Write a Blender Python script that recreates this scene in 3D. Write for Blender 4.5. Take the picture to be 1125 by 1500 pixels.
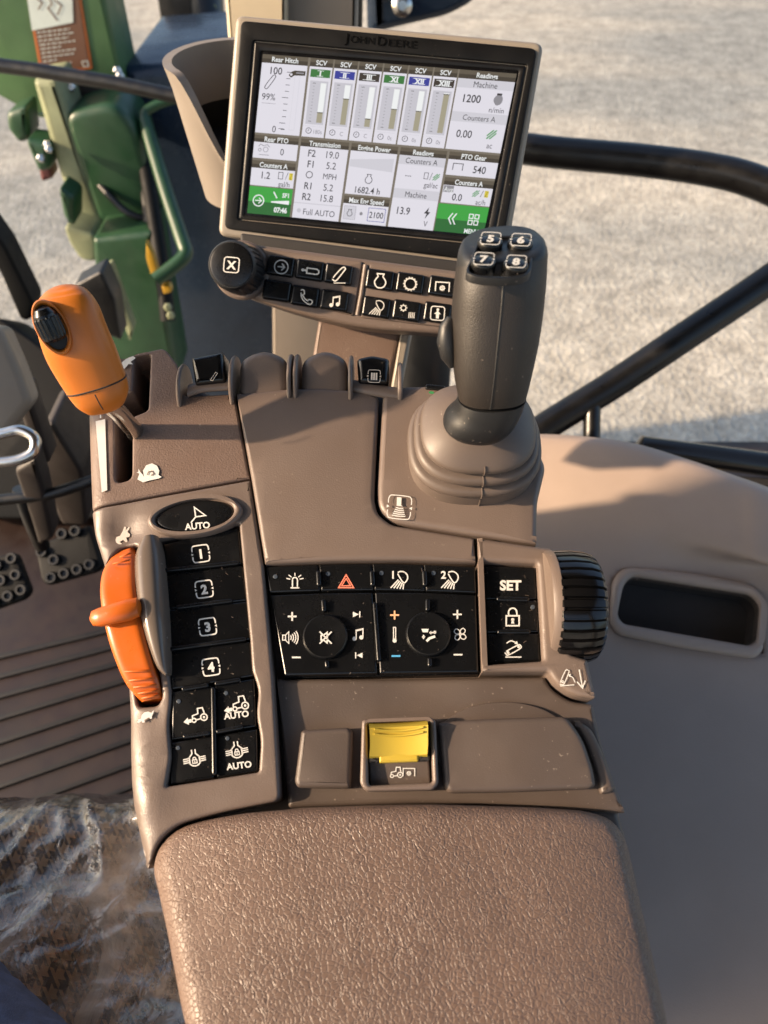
import bpy, bmesh, math, random
from mathutils import Vector, Matrix, noise
from mathutils.geometry import tessellate_polygon
random.seed(7)
for o in list(bpy.data.objects): bpy.data.objects.remove(o)
S = bpy.context.scene
COL = S.collection
R = math.radians
# ------------------------------------------------------------------ camera
PITCH = 47.0
CAM = Vector((0, 0, 1.15))
cd = bpy.data.cameras.new('camera'); cam = bpy.data.objects.new('camera', cd); COL.objects.link(cam)
cam.location = CAM; cam.rotation_euler = (R(90 - PITCH), 0, 0)
cd.sensor_fit = 'VERTICAL'; cd.sensor_height = 36; cd.sensor_width = 27; cd.lens = 26
cd.clip_start = 0.01; cd.clip_end = 300
cd.dof.use_dof = True; cd.dof.focus_distance = 0.47; cd.dof.aperture_fstop = 8.5
S.camera = cam
# ------------------------------------------------------------------ light
SUN_EL, SUN_AZ = 24.0, 258.0          # azimuth clockwise from +Y: the sun is behind and to the left
w = bpy.data.worlds.new('World'); S.world = w; w.use_nodes = True
nt = w.node_tree; bgn = nt.nodes['Background']
sky = nt.nodes.new('ShaderNodeTexSky'); sky.sky_type = 'NISHITA'; sky.sun_disc = False
sky.sun_elevation = R(SUN_EL); sky.sun_rotation = R(SUN_AZ); sky.dust_density = 3.0
nt.links.new(sky.outputs[0], bgn.inputs[0]); bgn.inputs[1].default_value = 0.15
sd = bpy.data.lights.new('sun', 'SUN'); sun = bpy.data.objects.new('sun', sd); COL.objects.link(sun)
sd.energy = 4.8; sd.angle = R(1.4); sd.color = (1.0, 0.74, 0.5)
sdir = Vector((math.sin(R(SUN_AZ)) * math.cos(R(SUN_EL)), math.cos(R(SUN_AZ)) * math.cos(R(SUN_EL)), math.sin(R(SUN_EL))))
sun.rotation_euler = (-sdir).to_track_quat('-Z', 'Y').to_euler(); sun.location = sdir * 20
S.view_settings.view_transform = 'Standard'; S.view_settings.look = 'None'
EXPO = 0.95
S.view_settings.exposure = EXPO
S.render.resolution_x = 768; S.render.resolution_y = 1024

# ------------------------------------------------------------------ projection helpers (photo pixels -> points on real planes)
th = R(PITCH)
FW = Vector((0, math.cos(th), -math.sin(th))); UP = Vector((0, math.sin(th), math.cos(th))); RT = Vector((1, 0, 0))
FP = 26 / 36 * 1500
def ray(px, py): return FW + RT * ((px - 562.5) / FP) + UP * ((750 - py) / FP)
def at(px, py, t): return CAM + ray(px, py) * t
def proj(p):
    d = p - CAM; t = d.dot(FW)
    return 562.5 + FP * d.dot(RT) / t, 750 - FP * d.dot(UP) / t, t
class Plane:
    def __init__(s, o, n, ex=(1, 0, 0)):
        s.o = o; s.n = Vector(n).normalized()
        ex = Vector(ex); s.ex = (ex - s.n * ex.dot(s.n)).normalized(); s.ey = s.n.cross(s.ex)
    def hit(s, px, py, h=0):
        r = ray(px, py); t = (s.o + s.n * h - CAM).dot(s.n) / r.dot(s.n); return CAM + r * t
    def uv(s, px, py, h=0):
        p = s.hit(px, py, h) - s.o; return (p.dot(s.ex), p.dot(s.ey))
    def w(s, u, v, h=0): return s.o + s.ex * u + s.ey * v + s.n * h
    def mpp(s, px, py):                        # metres per photo pixel
        return ((s.hit(px, py) - CAM).dot(FW)) / FP

# ------------------------------------------------------------------ materials
def lin(c): return tuple(((x / 255) / 12.92 if x / 255 <= 0.04045 else ((x / 255 + 0.055) / 1.055) ** 2.4) for x in c) + (1,)
def nd(nt, t, **k):
    n = nt.nodes.new(t)
    for a, b in k.items():
        if a in n.inputs: n.inputs[a].default_value = b
        else: setattr(n, a, b)
    return n
def mat(name, rgb, rough=.5, metal=0, spec=.5, grain=0, gscale=1400, gdist=.0003, var=.08, vscale=14, rvar=.1, dust=0, dustc=(190, 175, 160), coat=0, wob=0):
    m = bpy.data.materials.new(name); m.use_nodes = True; t = m.node_tree; b = t.nodes['Principled BSDF']
    c = lin(rgb); b.inputs['Metallic'].default_value = metal; b.inputs['Specular IOR Level'].default_value = spec
    if coat: b.inputs['Coat Weight'].default_value = coat; b.inputs['Coat Roughness'].default_value = .08
    tc = nd(t, 'ShaderNodeTexCoord')
    n1 = nd(t, 'ShaderNodeTexNoise', Scale=vscale, Detail=5.0, Roughness=.6); t.links.new(tc.outputs['Object'], n1.inputs['Vector'])
    mr = nd(t, 'ShaderNodeMapRange'); mr.inputs['From Min'].default_value = .3; mr.inputs['From Max'].default_value = .7
    mr.inputs['To Min'].default_value = 1 - var; mr.inputs['To Max'].default_value = 1 + var
    t.links.new(n1.outputs['Fac'], mr.inputs['Value'])
    mx = nd(t, 'ShaderNodeVectorMath', operation='SCALE'); mx.inputs[0].default_value = c[:3]; t.links.new(mr.outputs[0], mx.inputs['Scale'])
    colout = mx.outputs[0]
    if dust:
        vn = nd(t, 'ShaderNodeTexNoise', Scale=420.0, Detail=2.0, Roughness=.5); t.links.new(tc.outputs['Object'], vn.inputs['Vector'])
        v2 = nd(t, 'ShaderNodeTexNoise', Scale=32.0, Detail=3.0); t.links.new(tc.outputs['Object'], v2.inputs['Vector'])
        ad = nd(t, 'ShaderNodeMath', operation='MULTIPLY_ADD'); t.links.new(v2.outputs['Fac'], ad.inputs[0]); ad.inputs[1].default_value = .35; t.links.new(vn.outputs['Fac'], ad.inputs[2])
        r = nd(t, 'ShaderNodeMapRange'); r.inputs['From Min'].default_value = .90; r.inputs['From Max'].default_value = .98; r.inputs['To Max'].default_value = dust
        t.links.new(ad.outputs[0], r.inputs['Value'])
        mi = nd(t, 'ShaderNodeMix', data_type='RGBA'); mi.inputs[7].default_value = lin(dustc)
        t.links.new(r.outputs[0], mi.inputs[0]); t.links.new(colout, mi.inputs[6]); colout = mi.outputs[2]
    t.links.new(colout, b.inputs['Base Color'])
    rr = nd(t, 'ShaderNodeMapRange'); rr.inputs['From Min'].default_value = .3; rr.inputs['From Max'].default_value = .7
    rr.inputs['To Min'].default_value = max(.02, rough - rvar); rr.inputs['To Max'].default_value = min(1, rough + rvar)
    n3 = nd(t, 'ShaderNodeTexNoise', Scale=vscale * 2.7, Detail=6.0, Roughness=.65); t.links.new(tc.outputs['Object'], n3.inputs['Vector'])
    t.links.new(n3.outputs['Fac'], rr.inputs['Value']); t.links.new(rr.outputs[0], b.inputs['Roughness'])
    last = None
    if wob:
        n4 = nd(t, 'ShaderNodeTexNoise', Scale=9.0, Detail=1.0); t.links.new(tc.outputs['Object'], n4.inputs['Vector'])
        bp = nd(t, 'ShaderNodeBump', Strength=1.0, Distance=wob); t.links.new(n4.outputs['Fac'], bp.inputs['Height']); last = bp
    if grain:
        n2 = nd(t, 'ShaderNodeTexNoise', Scale=float(gscale), Detail=2.0); t.links.new(tc.outputs['Object'], n2.inputs['Vector'])
        bp = nd(t, 'ShaderNodeBump', Strength=grain, Distance=gdist); t.links.new(n2.outputs['Fac'], bp.inputs['Height'])
        if last: t.links.new(last.outputs[0], bp.inputs['Normal'])
        last = bp
    if last: t.links.new(last.outputs[0], b.inputs['Normal'])
    return m
def emit(name, rgb, k=1.0):
    m = bpy.data.materials.new(name); m.use_nodes = True; b = m.node_tree.nodes['Principled BSDF']
    b.inputs['Base Color'].default_value = (.01, .01, .01, 1); b.inputs['Roughness'].default_value = .22
    b.inputs['Emission Color'].default_value = lin(rgb); b.inputs['Emission Strength'].default_value = k / 2 ** EXPO
    return m
M = {}
M['taupe'] = mat('taupe_plastic', (104, 91, 83), .42, grain=.4, gscale=1300, dust=.2, wob=.002, var=.05)
M['taupe_rough'] = mat('taupe_textured_plastic', (104, 86, 76), .5, grain=.55, gscale=900, gdist=.0005, dust=.3, wob=.002, var=.06)
M['taupe_gloss'] = mat('taupe_gloss_plastic', (98, 88, 80), .22, dust=.2, wob=.001, var=.04, rvar=.08)
M['taupe_dark'] = mat('dark_taupe_plastic', (80, 70, 64), .5, grain=.3, gscale=1300, dust=.4, var=.06)
M['trim'] = mat('grey_trim_plastic', (160, 143, 131), .5, grain=.45, gscale=700, var=.04, wob=.002)
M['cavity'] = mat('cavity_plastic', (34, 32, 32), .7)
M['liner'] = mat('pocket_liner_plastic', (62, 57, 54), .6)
M['black'] = mat('black_button_plastic', (14, 15, 17), .26, spec=.45, grain=.08, gscale=2200, gdist=.0002, dust=.25, rvar=.1, wob=.0015)
M['black_rough'] = mat('black_rubber', (26, 27, 29), .42, grain=.25, gscale=1700, dust=.3)
M['grip'] = mat('grip_plastic', (26, 20, 15), .48, spec=.65, grain=.35, gscale=1500, gdist=.0005, dust=.35, rvar=.06)
M['boot'] = mat('boot_rubber', (90, 79, 72), .5, grain=.1, gscale=1500, dust=.35, var=.05)
M['orange'] = mat('orange_plastic', (186, 106, 32), .34, grain=.06, gscale=900, var=.05, rvar=.08, dust=.1, wob=.001)
M['orange_dark'] = mat('orange_matte_plastic', (188, 92, 26), .36, grain=.1, var=.06, dust=.15)
M['yellow'] = mat('yellow_plastic', (176, 152, 50), .48, grain=.1, var=.06, dust=.2, dustc=(150, 130, 60))
M['white'] = mat('white_print', (206, 205, 200), .55, var=.05)
M['silver'] = mat('silver_print', (196, 186, 176), .5, var=.08)
M['red'] = mat('red_print', (214, 120, 96), .5)
M['warm'] = mat('warm_print', (226, 170, 130), .5)
M['blue'] = mat('blue_print', (80, 160, 205), .5)
M['led'] = mat('indicator_lens', (66, 74, 84), .2)
M['chrome'] = mat('chrome_steel', (200, 196, 190), .2, metal=1, var=.03)
M['bezel'] = mat('bezel_plastic', (13, 14, 16), .5, spec=.18, grain=.3, gscale=1600, dust=.15)
M['bezel_in'] = mat('bezel_inner_plastic', (16, 16, 18), .4, spec=.3)
M['bezel_text'] = mat('bezel_letter_plastic', (2, 2, 2), .25)
M['shell'] = mat('warm_grey_shell', (134, 126, 115), .45, grain=.1, var=.04)
M['beige'] = mat('beige_plastic', (126, 117, 107), .5, grain=.1, var=.05)
M['cream'] = mat('cream_plastic', (190, 176, 150), .5, var=.06)
M['leather'] = None
M['green'] = mat('green_paint', (64, 94, 58), .4, var=.18, vscale=6, dust=.3, wob=.004)
M['green_dark'] = mat('green_dark_paint', (32, 64, 40), .4, var=.2, vscale=8)
M['pale'] = mat('worn_steel', (122, 128, 98), .6, var=.25, vscale=12)
M['decal_pale'] = mat('decal_pale', (190, 200, 196), .5)
M['decal_brown'] = mat('decal_brown', (96, 66, 50), .5)
M['decal_orange'] = mat('decal_orange', (176, 96, 44), .5)
M['decal_red'] = mat('faded_red_cap', (84, 40, 40), .5)
M['dark'] = mat('dark_satin', (18, 20, 23), .45, var=.15)
M['dash'] = mat('dash_plastic', (9, 11, 13), .6, spec=.2, var=.15)
M['hood'] = mat('slate_panel', (32, 43, 58), .25, spec=.3, var=.15, vscale=5, wob=.003)
M['brown'] = mat('brown_reflection', (40, 34, 31), .55, var=.25)
M['tube'] = mat('black_tube_paint', (11, 11, 12), .36, var=.1, grain=.1, gscale=600)
M['gloss_black'] = mat('gloss_black_paint', (12, 12, 13), .15, rvar=.05)
M['yel_mark'] = mat('yellow_marker', (168, 130, 34), .4)
M['rubber_floor'] = mat('floor_mat_rubber', (30, 15, 10), .55, var=.3, vscale=10, grain=.3, gscale=500, dust=.06)
M['rib'] = mat('floor_rib_rubber', (14, 10, 9), .6, var=.2)
M['roof'] = mat('headliner', (90, 86, 82), .8)
# screen colours
for k, c in dict(e_white=(222, 219, 228), e_grey=(196, 194, 202), e_gap=(120, 112, 100), e_head=(66, 60, 52), e_headb=(94, 86, 74), e_txt=(60, 60, 64), e_mid=(140, 138, 144), e_green=(58, 118, 62), e_blue=(54, 62, 150),
                 e_black=(60, 54, 50), e_bar=(162, 156, 134), e_soft=(205, 203, 211), e_lg=(58, 160, 64), e_dg=(36, 104, 48), e_wh2=(236, 238, 238), e_hatch=(70, 150, 80), e_yel=(214, 196, 60)).items():
    M[k] = emit(k[2:] + '_pixels', c)
M['bezel_gap'] = mat('screen_edge', (12, 12, 14), .2)

def leather():
    m = mat('brown_leather', (106, 87, 76), .45, var=.07, vscale=20, rvar=.06, spec=.5); t = m.node_tree; b = t.nodes['Principled BSDF']
    tc = nd(t, 'ShaderNodeTexCoord')
    nz = nd(t, 'ShaderNodeTexNoise', Scale=220.0, Detail=2.0); t.links.new(tc.outputs['Object'], nz.inputs['Vector'])
    sc = nd(t, 'ShaderNodeVectorMath', operation='MULTIPLY_ADD'); t.links.new(nz.outputs['Color'], sc.inputs[0]); sc.inputs[1].default_value = (.0022,) * 3; t.links.new(tc.outputs['Object'], sc.inputs[2])
    def vor(s, a, bb):
        v = nd(t, 'ShaderNodeTexVoronoi', Scale=float(s), feature='DISTANCE_TO_EDGE'); t.links.new(sc.outputs[0], v.inputs['Vector'])
        r = nd(t, 'ShaderNodeMapRange'); r.inputs['From Max'].default_value = a; r.inputs['To Max'].default_value = bb; r.interpolation_type = 'SMOOTHSTEP'
        t.links.new(v.outputs['Distance'], r.inputs['Value']); return r.outputs[0]
    a = vor(430, .13, .8); c = vor(150, .05, .9)
    n2 = nd(t, 'ShaderNodeTexNoise', Scale=45.0, Detail=3.0); t.links.new(tc.outputs['Object'], n2.inputs['Vector'])
    r2 = nd(t, 'ShaderNodeMapRange'); r2.inputs['From Min'].default_value = .42; r2.inputs['From Max'].default_value = .6; r2.inputs['To Min'].default_value = .0
    t.links.new(n2.outputs['Fac'], r2.inputs['Value'])
    mu = nd(t, 'ShaderNodeMath', operation='MULTIPLY'); t.links.new(c, mu.inputs[0]); t.links.new(r2.outputs[0], mu.inputs[1])
    ad = nd(t, 'ShaderNodeMath', operation='ADD'); t.links.new(mu.outputs[0], ad.inputs[0]); t.links.new(a, ad.inputs[1])
    bp = nd(t, 'ShaderNodeBump', Strength=.6, Distance=.0005); t.links.new(ad.outputs[0], bp.inputs['Height']); t.links.new(bp.outputs[0], b.inputs['Normal'])
    return m
M['leather'] = leather()
def gravel():
    m = bpy.data.materials.new('gravel'); m.use_nodes = True; t = m.node_tree; b = t.nodes['Principled BSDF']; b.inputs['Roughness'].default_value = .9
    tc = nd(t, 'ShaderNodeTexCoord')
    v = nd(t, 'ShaderNodeTexVoronoi', Scale=36.0); t.links.new(tc.outputs['Object'], v.inputs['Vector'])
    n = nd(t, 'ShaderNodeTexNoise', Scale=5.0, Detail=10.0, Roughness=.72); t.links.new(tc.outputs['Object'], n.inputs['Vector'])
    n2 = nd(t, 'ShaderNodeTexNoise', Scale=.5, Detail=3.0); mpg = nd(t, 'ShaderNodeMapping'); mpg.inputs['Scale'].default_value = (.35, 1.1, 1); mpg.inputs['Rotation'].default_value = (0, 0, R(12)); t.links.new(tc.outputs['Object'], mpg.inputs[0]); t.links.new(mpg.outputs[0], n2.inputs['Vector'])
    ra = nd(t, 'ShaderNodeValToRGB'); e = ra.color_ramp.elements
    e[0].position = .3; e[0].color = lin((154, 152, 146)); e[1].position = .72; e[1].color = lin((212, 209, 200)); t.links.new(n.outputs['Fac'], ra.inputs[0])
    mi = nd(t, 'ShaderNodeMix', data_type='RGBA', blend_type='MULTIPLY'); mi.inputs[0].default_value = .45
    bw = nd(t, 'ShaderNodeRGBToBW'); t.links.new(v.outputs['Color'], bw.inputs[0]); t.links.new(ra.outputs[0], mi.inputs[6]); t.links.new(bw.outputs[0], mi.inputs[7])
    rb = nd(t, 'ShaderNodeValToRGB'); e = rb.color_ramp.elements; e[0].position = .4; e[0].color = (.60, .64, .66, 1); e[1].position = .6; e[1].color = (1.0, .97, .9, 1)  # grey and warm bands put shaded and sunlit ground into the colour
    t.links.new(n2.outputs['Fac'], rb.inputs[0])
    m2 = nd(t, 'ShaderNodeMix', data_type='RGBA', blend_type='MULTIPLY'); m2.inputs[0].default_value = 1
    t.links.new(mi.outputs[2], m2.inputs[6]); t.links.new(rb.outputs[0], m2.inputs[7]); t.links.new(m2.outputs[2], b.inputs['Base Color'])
    ad = nd(t, 'ShaderNodeMath', operation='MULTIPLY_ADD'); t.links.new(n.outputs['Fac'], ad.inputs[0]); ad.inputs[1].default_value = 1.2; t.links.new(v.outputs['Distance'], ad.inputs[2])
    bp = nd(t, 'ShaderNodeBump', Strength=.4, Distance=.02); t.links.new(ad.outputs[0], bp.inputs['Height']); t.links.new(bp.outputs[0], b.inputs['Normal'])
    return m
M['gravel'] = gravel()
def fabric():
    m = bpy.data.materials.new('houndstooth_fabric'); m.use_nodes = True; t = m.node_tree; b = t.nodes['Principled BSDF']; b.inputs['Roughness'].default_value = .9
    tc = nd(t, 'ShaderNodeTexCoord'); sx = nd(t, 'ShaderNodeSeparateXYZ')
    mp = nd(t, 'ShaderNodeMapping'); mp.inputs['Scale'].default_value = (80, 80, 80); mp.inputs['Rotation'].default_value = (0, 0, R(8)); t.links.new(tc.outputs['Object'], mp.inputs[0]); t.links.new(mp.outputs[0], sx.inputs[0])
    def f(op, a, bb=None):
        n = nd(t, 'ShaderNodeMath', operation=op)
        for i, x in enumerate((a, bb)):
            if x is None: continue
            if isinstance(x, (int, float)): n.inputs[i].default_value = x
            else: t.links.new(x, n.inputs[i])
        return n.outputs[0]
    u = f('FRACT', sx.outputs[0]); v = f('FRACT', sx.outputs[1])
    a = f('GREATER_THAN', u, .5); c = f('GREATER_THAN', v, .5)
    st = f('GREATER_THAN', f('FRACT', f('MULTIPLY', f('ADD', sx.outputs[0], sx.outputs[1]), 2.0)), .5)
    # both dark -> 1, both light -> 0, mixed -> diagonal stripe
    both = f('MULTIPLY', a, c); one = f('ABSOLUTE', f('SUBTRACT', a, c)); k = f('ADD', both, f('MULTIPLY', one, st))
    mi = nd(t, 'ShaderNodeMix', data_type='RGBA'); mi.inputs[6].default_value = lin((168, 138, 104)); mi.inputs[7].default_value = lin((44, 30, 24)); t.links.new(k, mi.inputs[0])
    t.links.new(mi.outputs[2], b.inputs['Base Color'])
    n = nd(t, 'ShaderNodeTexNoise', Scale=900.0); t.links.new(tc.outputs['Object'], n.inputs['Vector'])
    bp = nd(t, 'ShaderNodeBump', Strength=.7, Distance=.001); t.links.new(n.outputs['Fac'], bp.inputs['Height']); t.links.new(bp.outputs[0], b.inputs['Normal'])
    return m
M['fabric'] = fabric()
def clear(name, col, white, gloss, rough, bump=0, tint=(1, 1, 1, 1)):
    m = bpy.data.materials.new(name); m.use_nodes = True; t = m.node_tree; out = t.nodes['Material Output']; t.nodes.remove(t.nodes['Principled BSDF'])
    tr = nd(t, 'ShaderNodeBsdfTransparent'); tr.inputs[0].default_value = tint
    df = nd(t, 'ShaderNodeBsdfDiffuse'); df.inputs[0].default_value = lin(col)
    gl = nd(t, 'ShaderNodeBsdfGlossy'); gl.inputs['Roughness'].default_value = rough
    m1 = nd(t, 'ShaderNodeMixShader'); m1.inputs[0].default_value = white; t.links.new(tr.outputs[0], m1.inputs[1]); t.links.new(df.outputs[0], m1.inputs[2])
    fr = nd(t, 'ShaderNodeFresnel'); fr.inputs[0].default_value = 1.5
    mu = nd(t, 'ShaderNodeMath', operation='MULTIPLY'); mu.inputs[1].default_value = gloss; t.links.new(fr.outputs[0], mu.inputs[0])
    if bump:
        tw = nd(t, 'ShaderNodeTexCoord'); nw = nd(t, 'ShaderNodeTexNoise', Scale=11.0, Detail=7.0, Roughness=.7, Distortion=.8); t.links.new(tw.outputs['Object'], nw.inputs['Vector'])
        rw = nd(t, 'ShaderNodeMapRange'); rw.inputs['From Min'].default_value = .42; rw.inputs['From Max'].default_value = .68; rw.inputs['To Min'].default_value = white * .2; rw.inputs['To Max'].default_value = white * 2.2
        t.links.new(nw.outputs['Fac'], rw.inputs['Value']); t.links.new(rw.outputs[0], m1.inputs[0])
    m2 = nd(t, 'ShaderNodeMixShader'); t.links.new(mu.outputs[0], m2.inputs[0]); t.links.new(m1.outputs[0], m2.inputs[1]); t.links.new(gl.outputs[0], m2.inputs[2])
    if bump:
        tc = nd(t, 'ShaderNodeTexCoord'); n = nd(t, 'ShaderNodeTexNoise', Scale=46.0, Detail=3.0, Roughness=.5, Distortion=1.0); t.links.new(tc.outputs['Object'], n.inputs['Vector'])
        bp = nd(t, 'ShaderNodeBump', Strength=1.0, Distance=bump); t.links.new(n.outputs['Fac'], bp.inputs['Height'])
        for x in (gl, df, fr): t.links.new(bp.outputs[0], x.inputs['Normal'])
    t.links.new(m2.outputs[0], out.inputs[0]); return m
M['sheet'] = clear('clear_plastic_film', (232, 220, 204), .28, 2.2, .22, .004)
M['glass'] = clear('window_glass', (120, 90, 60), .05, 1.0, .02, 0, (.93, .95, .92, 1))
def denim():
    m = mat('blue_denim', (58, 76, 112), .85, grain=.9, gscale=900, gdist=.0008, var=.35, vscale=60); return m
M['denim'] = denim()

# ------------------------------------------------------------------ 2D helpers
def rnd(pts, r, n=5):
    """round the corners of a polygon (pixels); a point may carry its own radius as third value"""
    out = []; N = len(pts)
    for i in range(N):
        p = Vector(pts[i][:2]); a = Vector(pts[i - 1][:2]); b = Vector(pts[(i + 1) % N][:2])
        rr = pts[i][2] if len(pts[i]) > 2 else r
        da, db = (a - p), (b - p); la, lb = da.length, db.length
        k = min(rr, la * .48, lb * .48)
        if k < .05: out.append(tuple(p)); continue
        A = p + da / la * k; B = p + db / lb * k
        for j in range(n + 1):
            s = j / n; q = A * (1 - s) ** 2 + p * 2 * s * (1 - s) + B * s ** 2; out.append(tuple(q))
    return out
def spl(pts, closed=True, n=6):
    N = len(pts); out = []
    for i in range(N if closed else N - 1):
        g = lambda k: Vector(pts[k % N]) if closed else Vector(pts[max(0, min(N - 1, k))])
        p0, p1, p2, p3 = g(i - 1), g(i), g(i + 1), g(i + 2)
        for j in range(n):
            s = j / n; out.append(tuple(.5 * ((2 * p1) + (p2 - p0) * s + (2 * p0 - 5 * p1 + 4 * p2 - p3) * s * s + (3 * p1 - p0 - 3 * p2 + p3) * s ** 3)))
    if not closed: out.append(tuple(pts[-1]))
    return out
_spl = spl
def ell(cx, cy, rx, ry, ang=0, n=32):
    c, s = math.cos(R(ang)), math.sin(R(ang))
    return [(cx + rx * math.cos(a) * c - ry * math.sin(a) * s, cy + rx * math.cos(a) * s + ry * math.sin(a) * c) for a in [2 * math.pi * i / n for i in range(n)]]
def area(p): return sum(p[i - 1][0] * p[i][1] - p[i][0] * p[i - 1][1] for i in range(len(p))) / 2
def clean(p, eps=1e-5):
    o = []
    for q in p:
        if not o or (abs(q[0] - o[-1][0]) + abs(q[1] - o[-1][1])) > eps: o.append(q)
    if len(o) > 1 and abs(o[0][0] - o[-1][0]) + abs(o[0][1] - o[-1][1]) < eps: o.pop()
    return o
def offs(p, d):
    """inset a CCW polygon by d"""
    N = len(p); o = []
    for i in range(N):
        a, b, c = Vector(p[i - 1]), Vector(p[i]), Vector(p[(i + 1) % N])
        e1 = (b - a).normalized(); e2 = (c - b).normalized(); n1 = Vector((-e1.y, e1.x)); n2 = Vector((-e2.y, e2.x))
        m = (n1 + n2); L = m.length
        if L < 1e-6: o.append(tuple(b + n1 * d)); continue
        m /= L; k = d / max(.35, m.dot(n1)); o.append(tuple(b + m * k))
    return o
_txt = {}
def text2d(s, bold=0):
    k = (s, bold)
    if k not in _txt:
        c = bpy.data.curves.new('t', 'FONT'); c.body = s; c.size = 1; c.offset = bold; c.resolution_u = 3
        o = bpy.data.objects.new('t', c); me = bpy.data.meshes.new_from_object(o)
        v = [(x.co.x, x.co.y) for x in me.vertices]; f = [tuple(p.vertices) for p in me.polygons]
        bpy.data.objects.remove(o); bpy.data.curves.remove(c); bpy.data.meshes.remove(me)
        xs = [a[0] for a in v]; mx = (min(xs) + max(xs)) / 2; CH = .729
        _txt[k] = ([((a[0] - mx) / CH, -(a[1] / CH - .5)) for a in v], f)   # cap height 1, centred, y down
    return _txt[k]

# ------------------------------------------------------------------ mesh builder
class MB:
    def __init__(s): s.v = []; s.f = []; s.m = []; s.mats = []
    def mi(s, m):
        m = M[m] if isinstance(m, str) else m
        if m not in s.mats: s.mats.append(m)
        return s.mats.index(m)
    def raw(s, vs, fs, m):
        b = len(s.v); k = s.mi(m); s.v += [Vector(x) for x in vs]
        for f in fs: s.f.append(tuple(i + b for i in f)); s.m.append(k)
        return s
    def plate(s, pl, outer, m, h=0, thick=.004, bevel=.001, holes=(), nb=3, shrink=.0003, grid=0, warp=None, ref=0, px=True):
        U = lambda p: [pl.uv(x[0], x[1], ref) for x in p] if px else list(p)
        loops = []
        for i, lp in enumerate([outer] + list(holes)):
            q = clean(U(lp))
            if (area(q) > 0) != (i == 0): q.reverse()      # outer CCW, holes CW: inset is always into the material
            loops.append(offs(q, shrink) if shrink else q)
        V = []; F = []; top = []; tops = []
        for q in loops:
            n = len(q); rings = []
            if bevel > 0:
                for k in range(nb + 1):
                    a = math.pi / 2 * k / nb
                    rings.append([(x, y, h - bevel * (1 - math.cos(a))) for x, y in offs(q, bevel * (1 - math.sin(a)))])
            else: rings.append([(x, y, h) for x, y in q])
            rings.append([(x, y, h - thick) for x, y in q])
            base = []
            for rg in rings: base.append(len(V)); V += rg
            for r in range(len(rings) - 1):
                for i in range(n):
                    j = (i + 1) % n; F.append((base[r] + i, base[r + 1] + i, base[r + 1] + j, base[r] + j))
            tops.append([Vector((x, y, 0)) for x, y, _ in rings[0]]); top += list(range(base[0], base[0] + n))
        bm = bmesh.new(); bv = [bm.verts.new(x) for x in V]; te = []; k0 = 0
        for q in tops:
            ids = top[k0:k0 + len(q)]; k0 += len(q)
            for a_, b_ in zip(ids, ids[1:] + ids[:1]): te.append((a_, b_))
        for f in F:
            try: bm.faces.new([bv[i] for i in f])
            except ValueError: pass
        want = sum(abs(area([(p.x, p.y) for p in q])) * (1 if i == 0 else -1) for i, q in enumerate(tops))
        edges = [bm.edges.get((bv[a_], bv[b_])) or bm.edges.new((bv[a_], bv[b_])) for a_, b_ in te]
        res = bmesh.ops.triangle_fill(bm, edges=edges, use_beauty=True); nf = [f for f in res['geom'] if isinstance(f, bmesh.types.BMFace)]
        if abs(sum(f.calc_area() for f in nf) - want) > .01 * want:
            bmesh.ops.delete(bm, geom=nf, context='FACES_ONLY')
            for t in tessellate_polygon(tops):
                try: bm.faces.new([bv[top[i]] for i in t])
                except ValueError: pass
        bmesh.ops.recalc_face_normals(bm, faces=bm.faces[:])
        if grid:
            xs = [x[0] for x in V]; ys = [x[1] for x in V]
            x = min(xs) + grid
            while x < max(xs):
                bmesh.ops.bisect_plane(bm, geom=bm.verts[:] + bm.edges[:] + bm.faces[:], dist=1e-6, plane_co=(x, 0, 0), plane_no=(1, 0, 0)); x += grid
            y = min(ys) + grid
            while y < max(ys):
                bmesh.ops.bisect_plane(bm, geom=bm.verts[:] + bm.edges[:] + bm.faces[:], dist=1e-6, plane_co=(0, y, 0), plane_no=(0, 1, 0)); y += grid
            for v in bm.verts: v.co.z += warp(v.co.x, v.co.y)
        bm.verts.index_update()
        s.raw([pl.w(*v.co) for v in bm.verts], [[v.index for v in f.verts] for f in bm.faces], m); bm.free(); return s
    def flat(s, pl, pts, m, h):
        q = [pl.hit(x, y, h) for x, y in pts]; t = tessellate_polygon([[Vector((a, b, 0)) for a, b in pts]])
        return s.raw(q, t, m)
    def stroke(s, pl, pts, wd, m, h, closed=False):
        wd *= .92
        N = len(pts); L = []; Rr = []
        for i in range(N):
            p = Vector(pts[i]); a = Vector(pts[i - 1]) if (i or closed) else None; b = Vector(pts[(i + 1) % N]) if (i < N - 1 or closed) else None
            e1 = (p - a).normalized() if a is not None and (p - a).length > 1e-9 else None
            e2 = (b - p).normalized() if b is not None and (b - p).length > 1e-9 else None
            e1 = e1 or e2; e2 = e2 or e1
            if e1 is None: continue
            n1 = Vector((-e1.y, e1.x)); n2 = Vector((-e2.y, e2.x)); m_ = n1 + n2
            m_ = m_.normalized() if m_.length > 1e-6 else n1
            k = wd / 2 / max(.45, m_.dot(n1)); L.append(p + m_ * k); Rr.append(p - m_ * k)
        N = len(L)
        V = [pl.hit(q.x, q.y, h) for q in L] + [pl.hit(q.x, q.y, h) for q in Rr]
        F = [(i, (i + 1) % N, N + (i + 1) % N, N + i) for i in range(N if closed else N - 1)]
        return s.raw(V, F, m)
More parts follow.
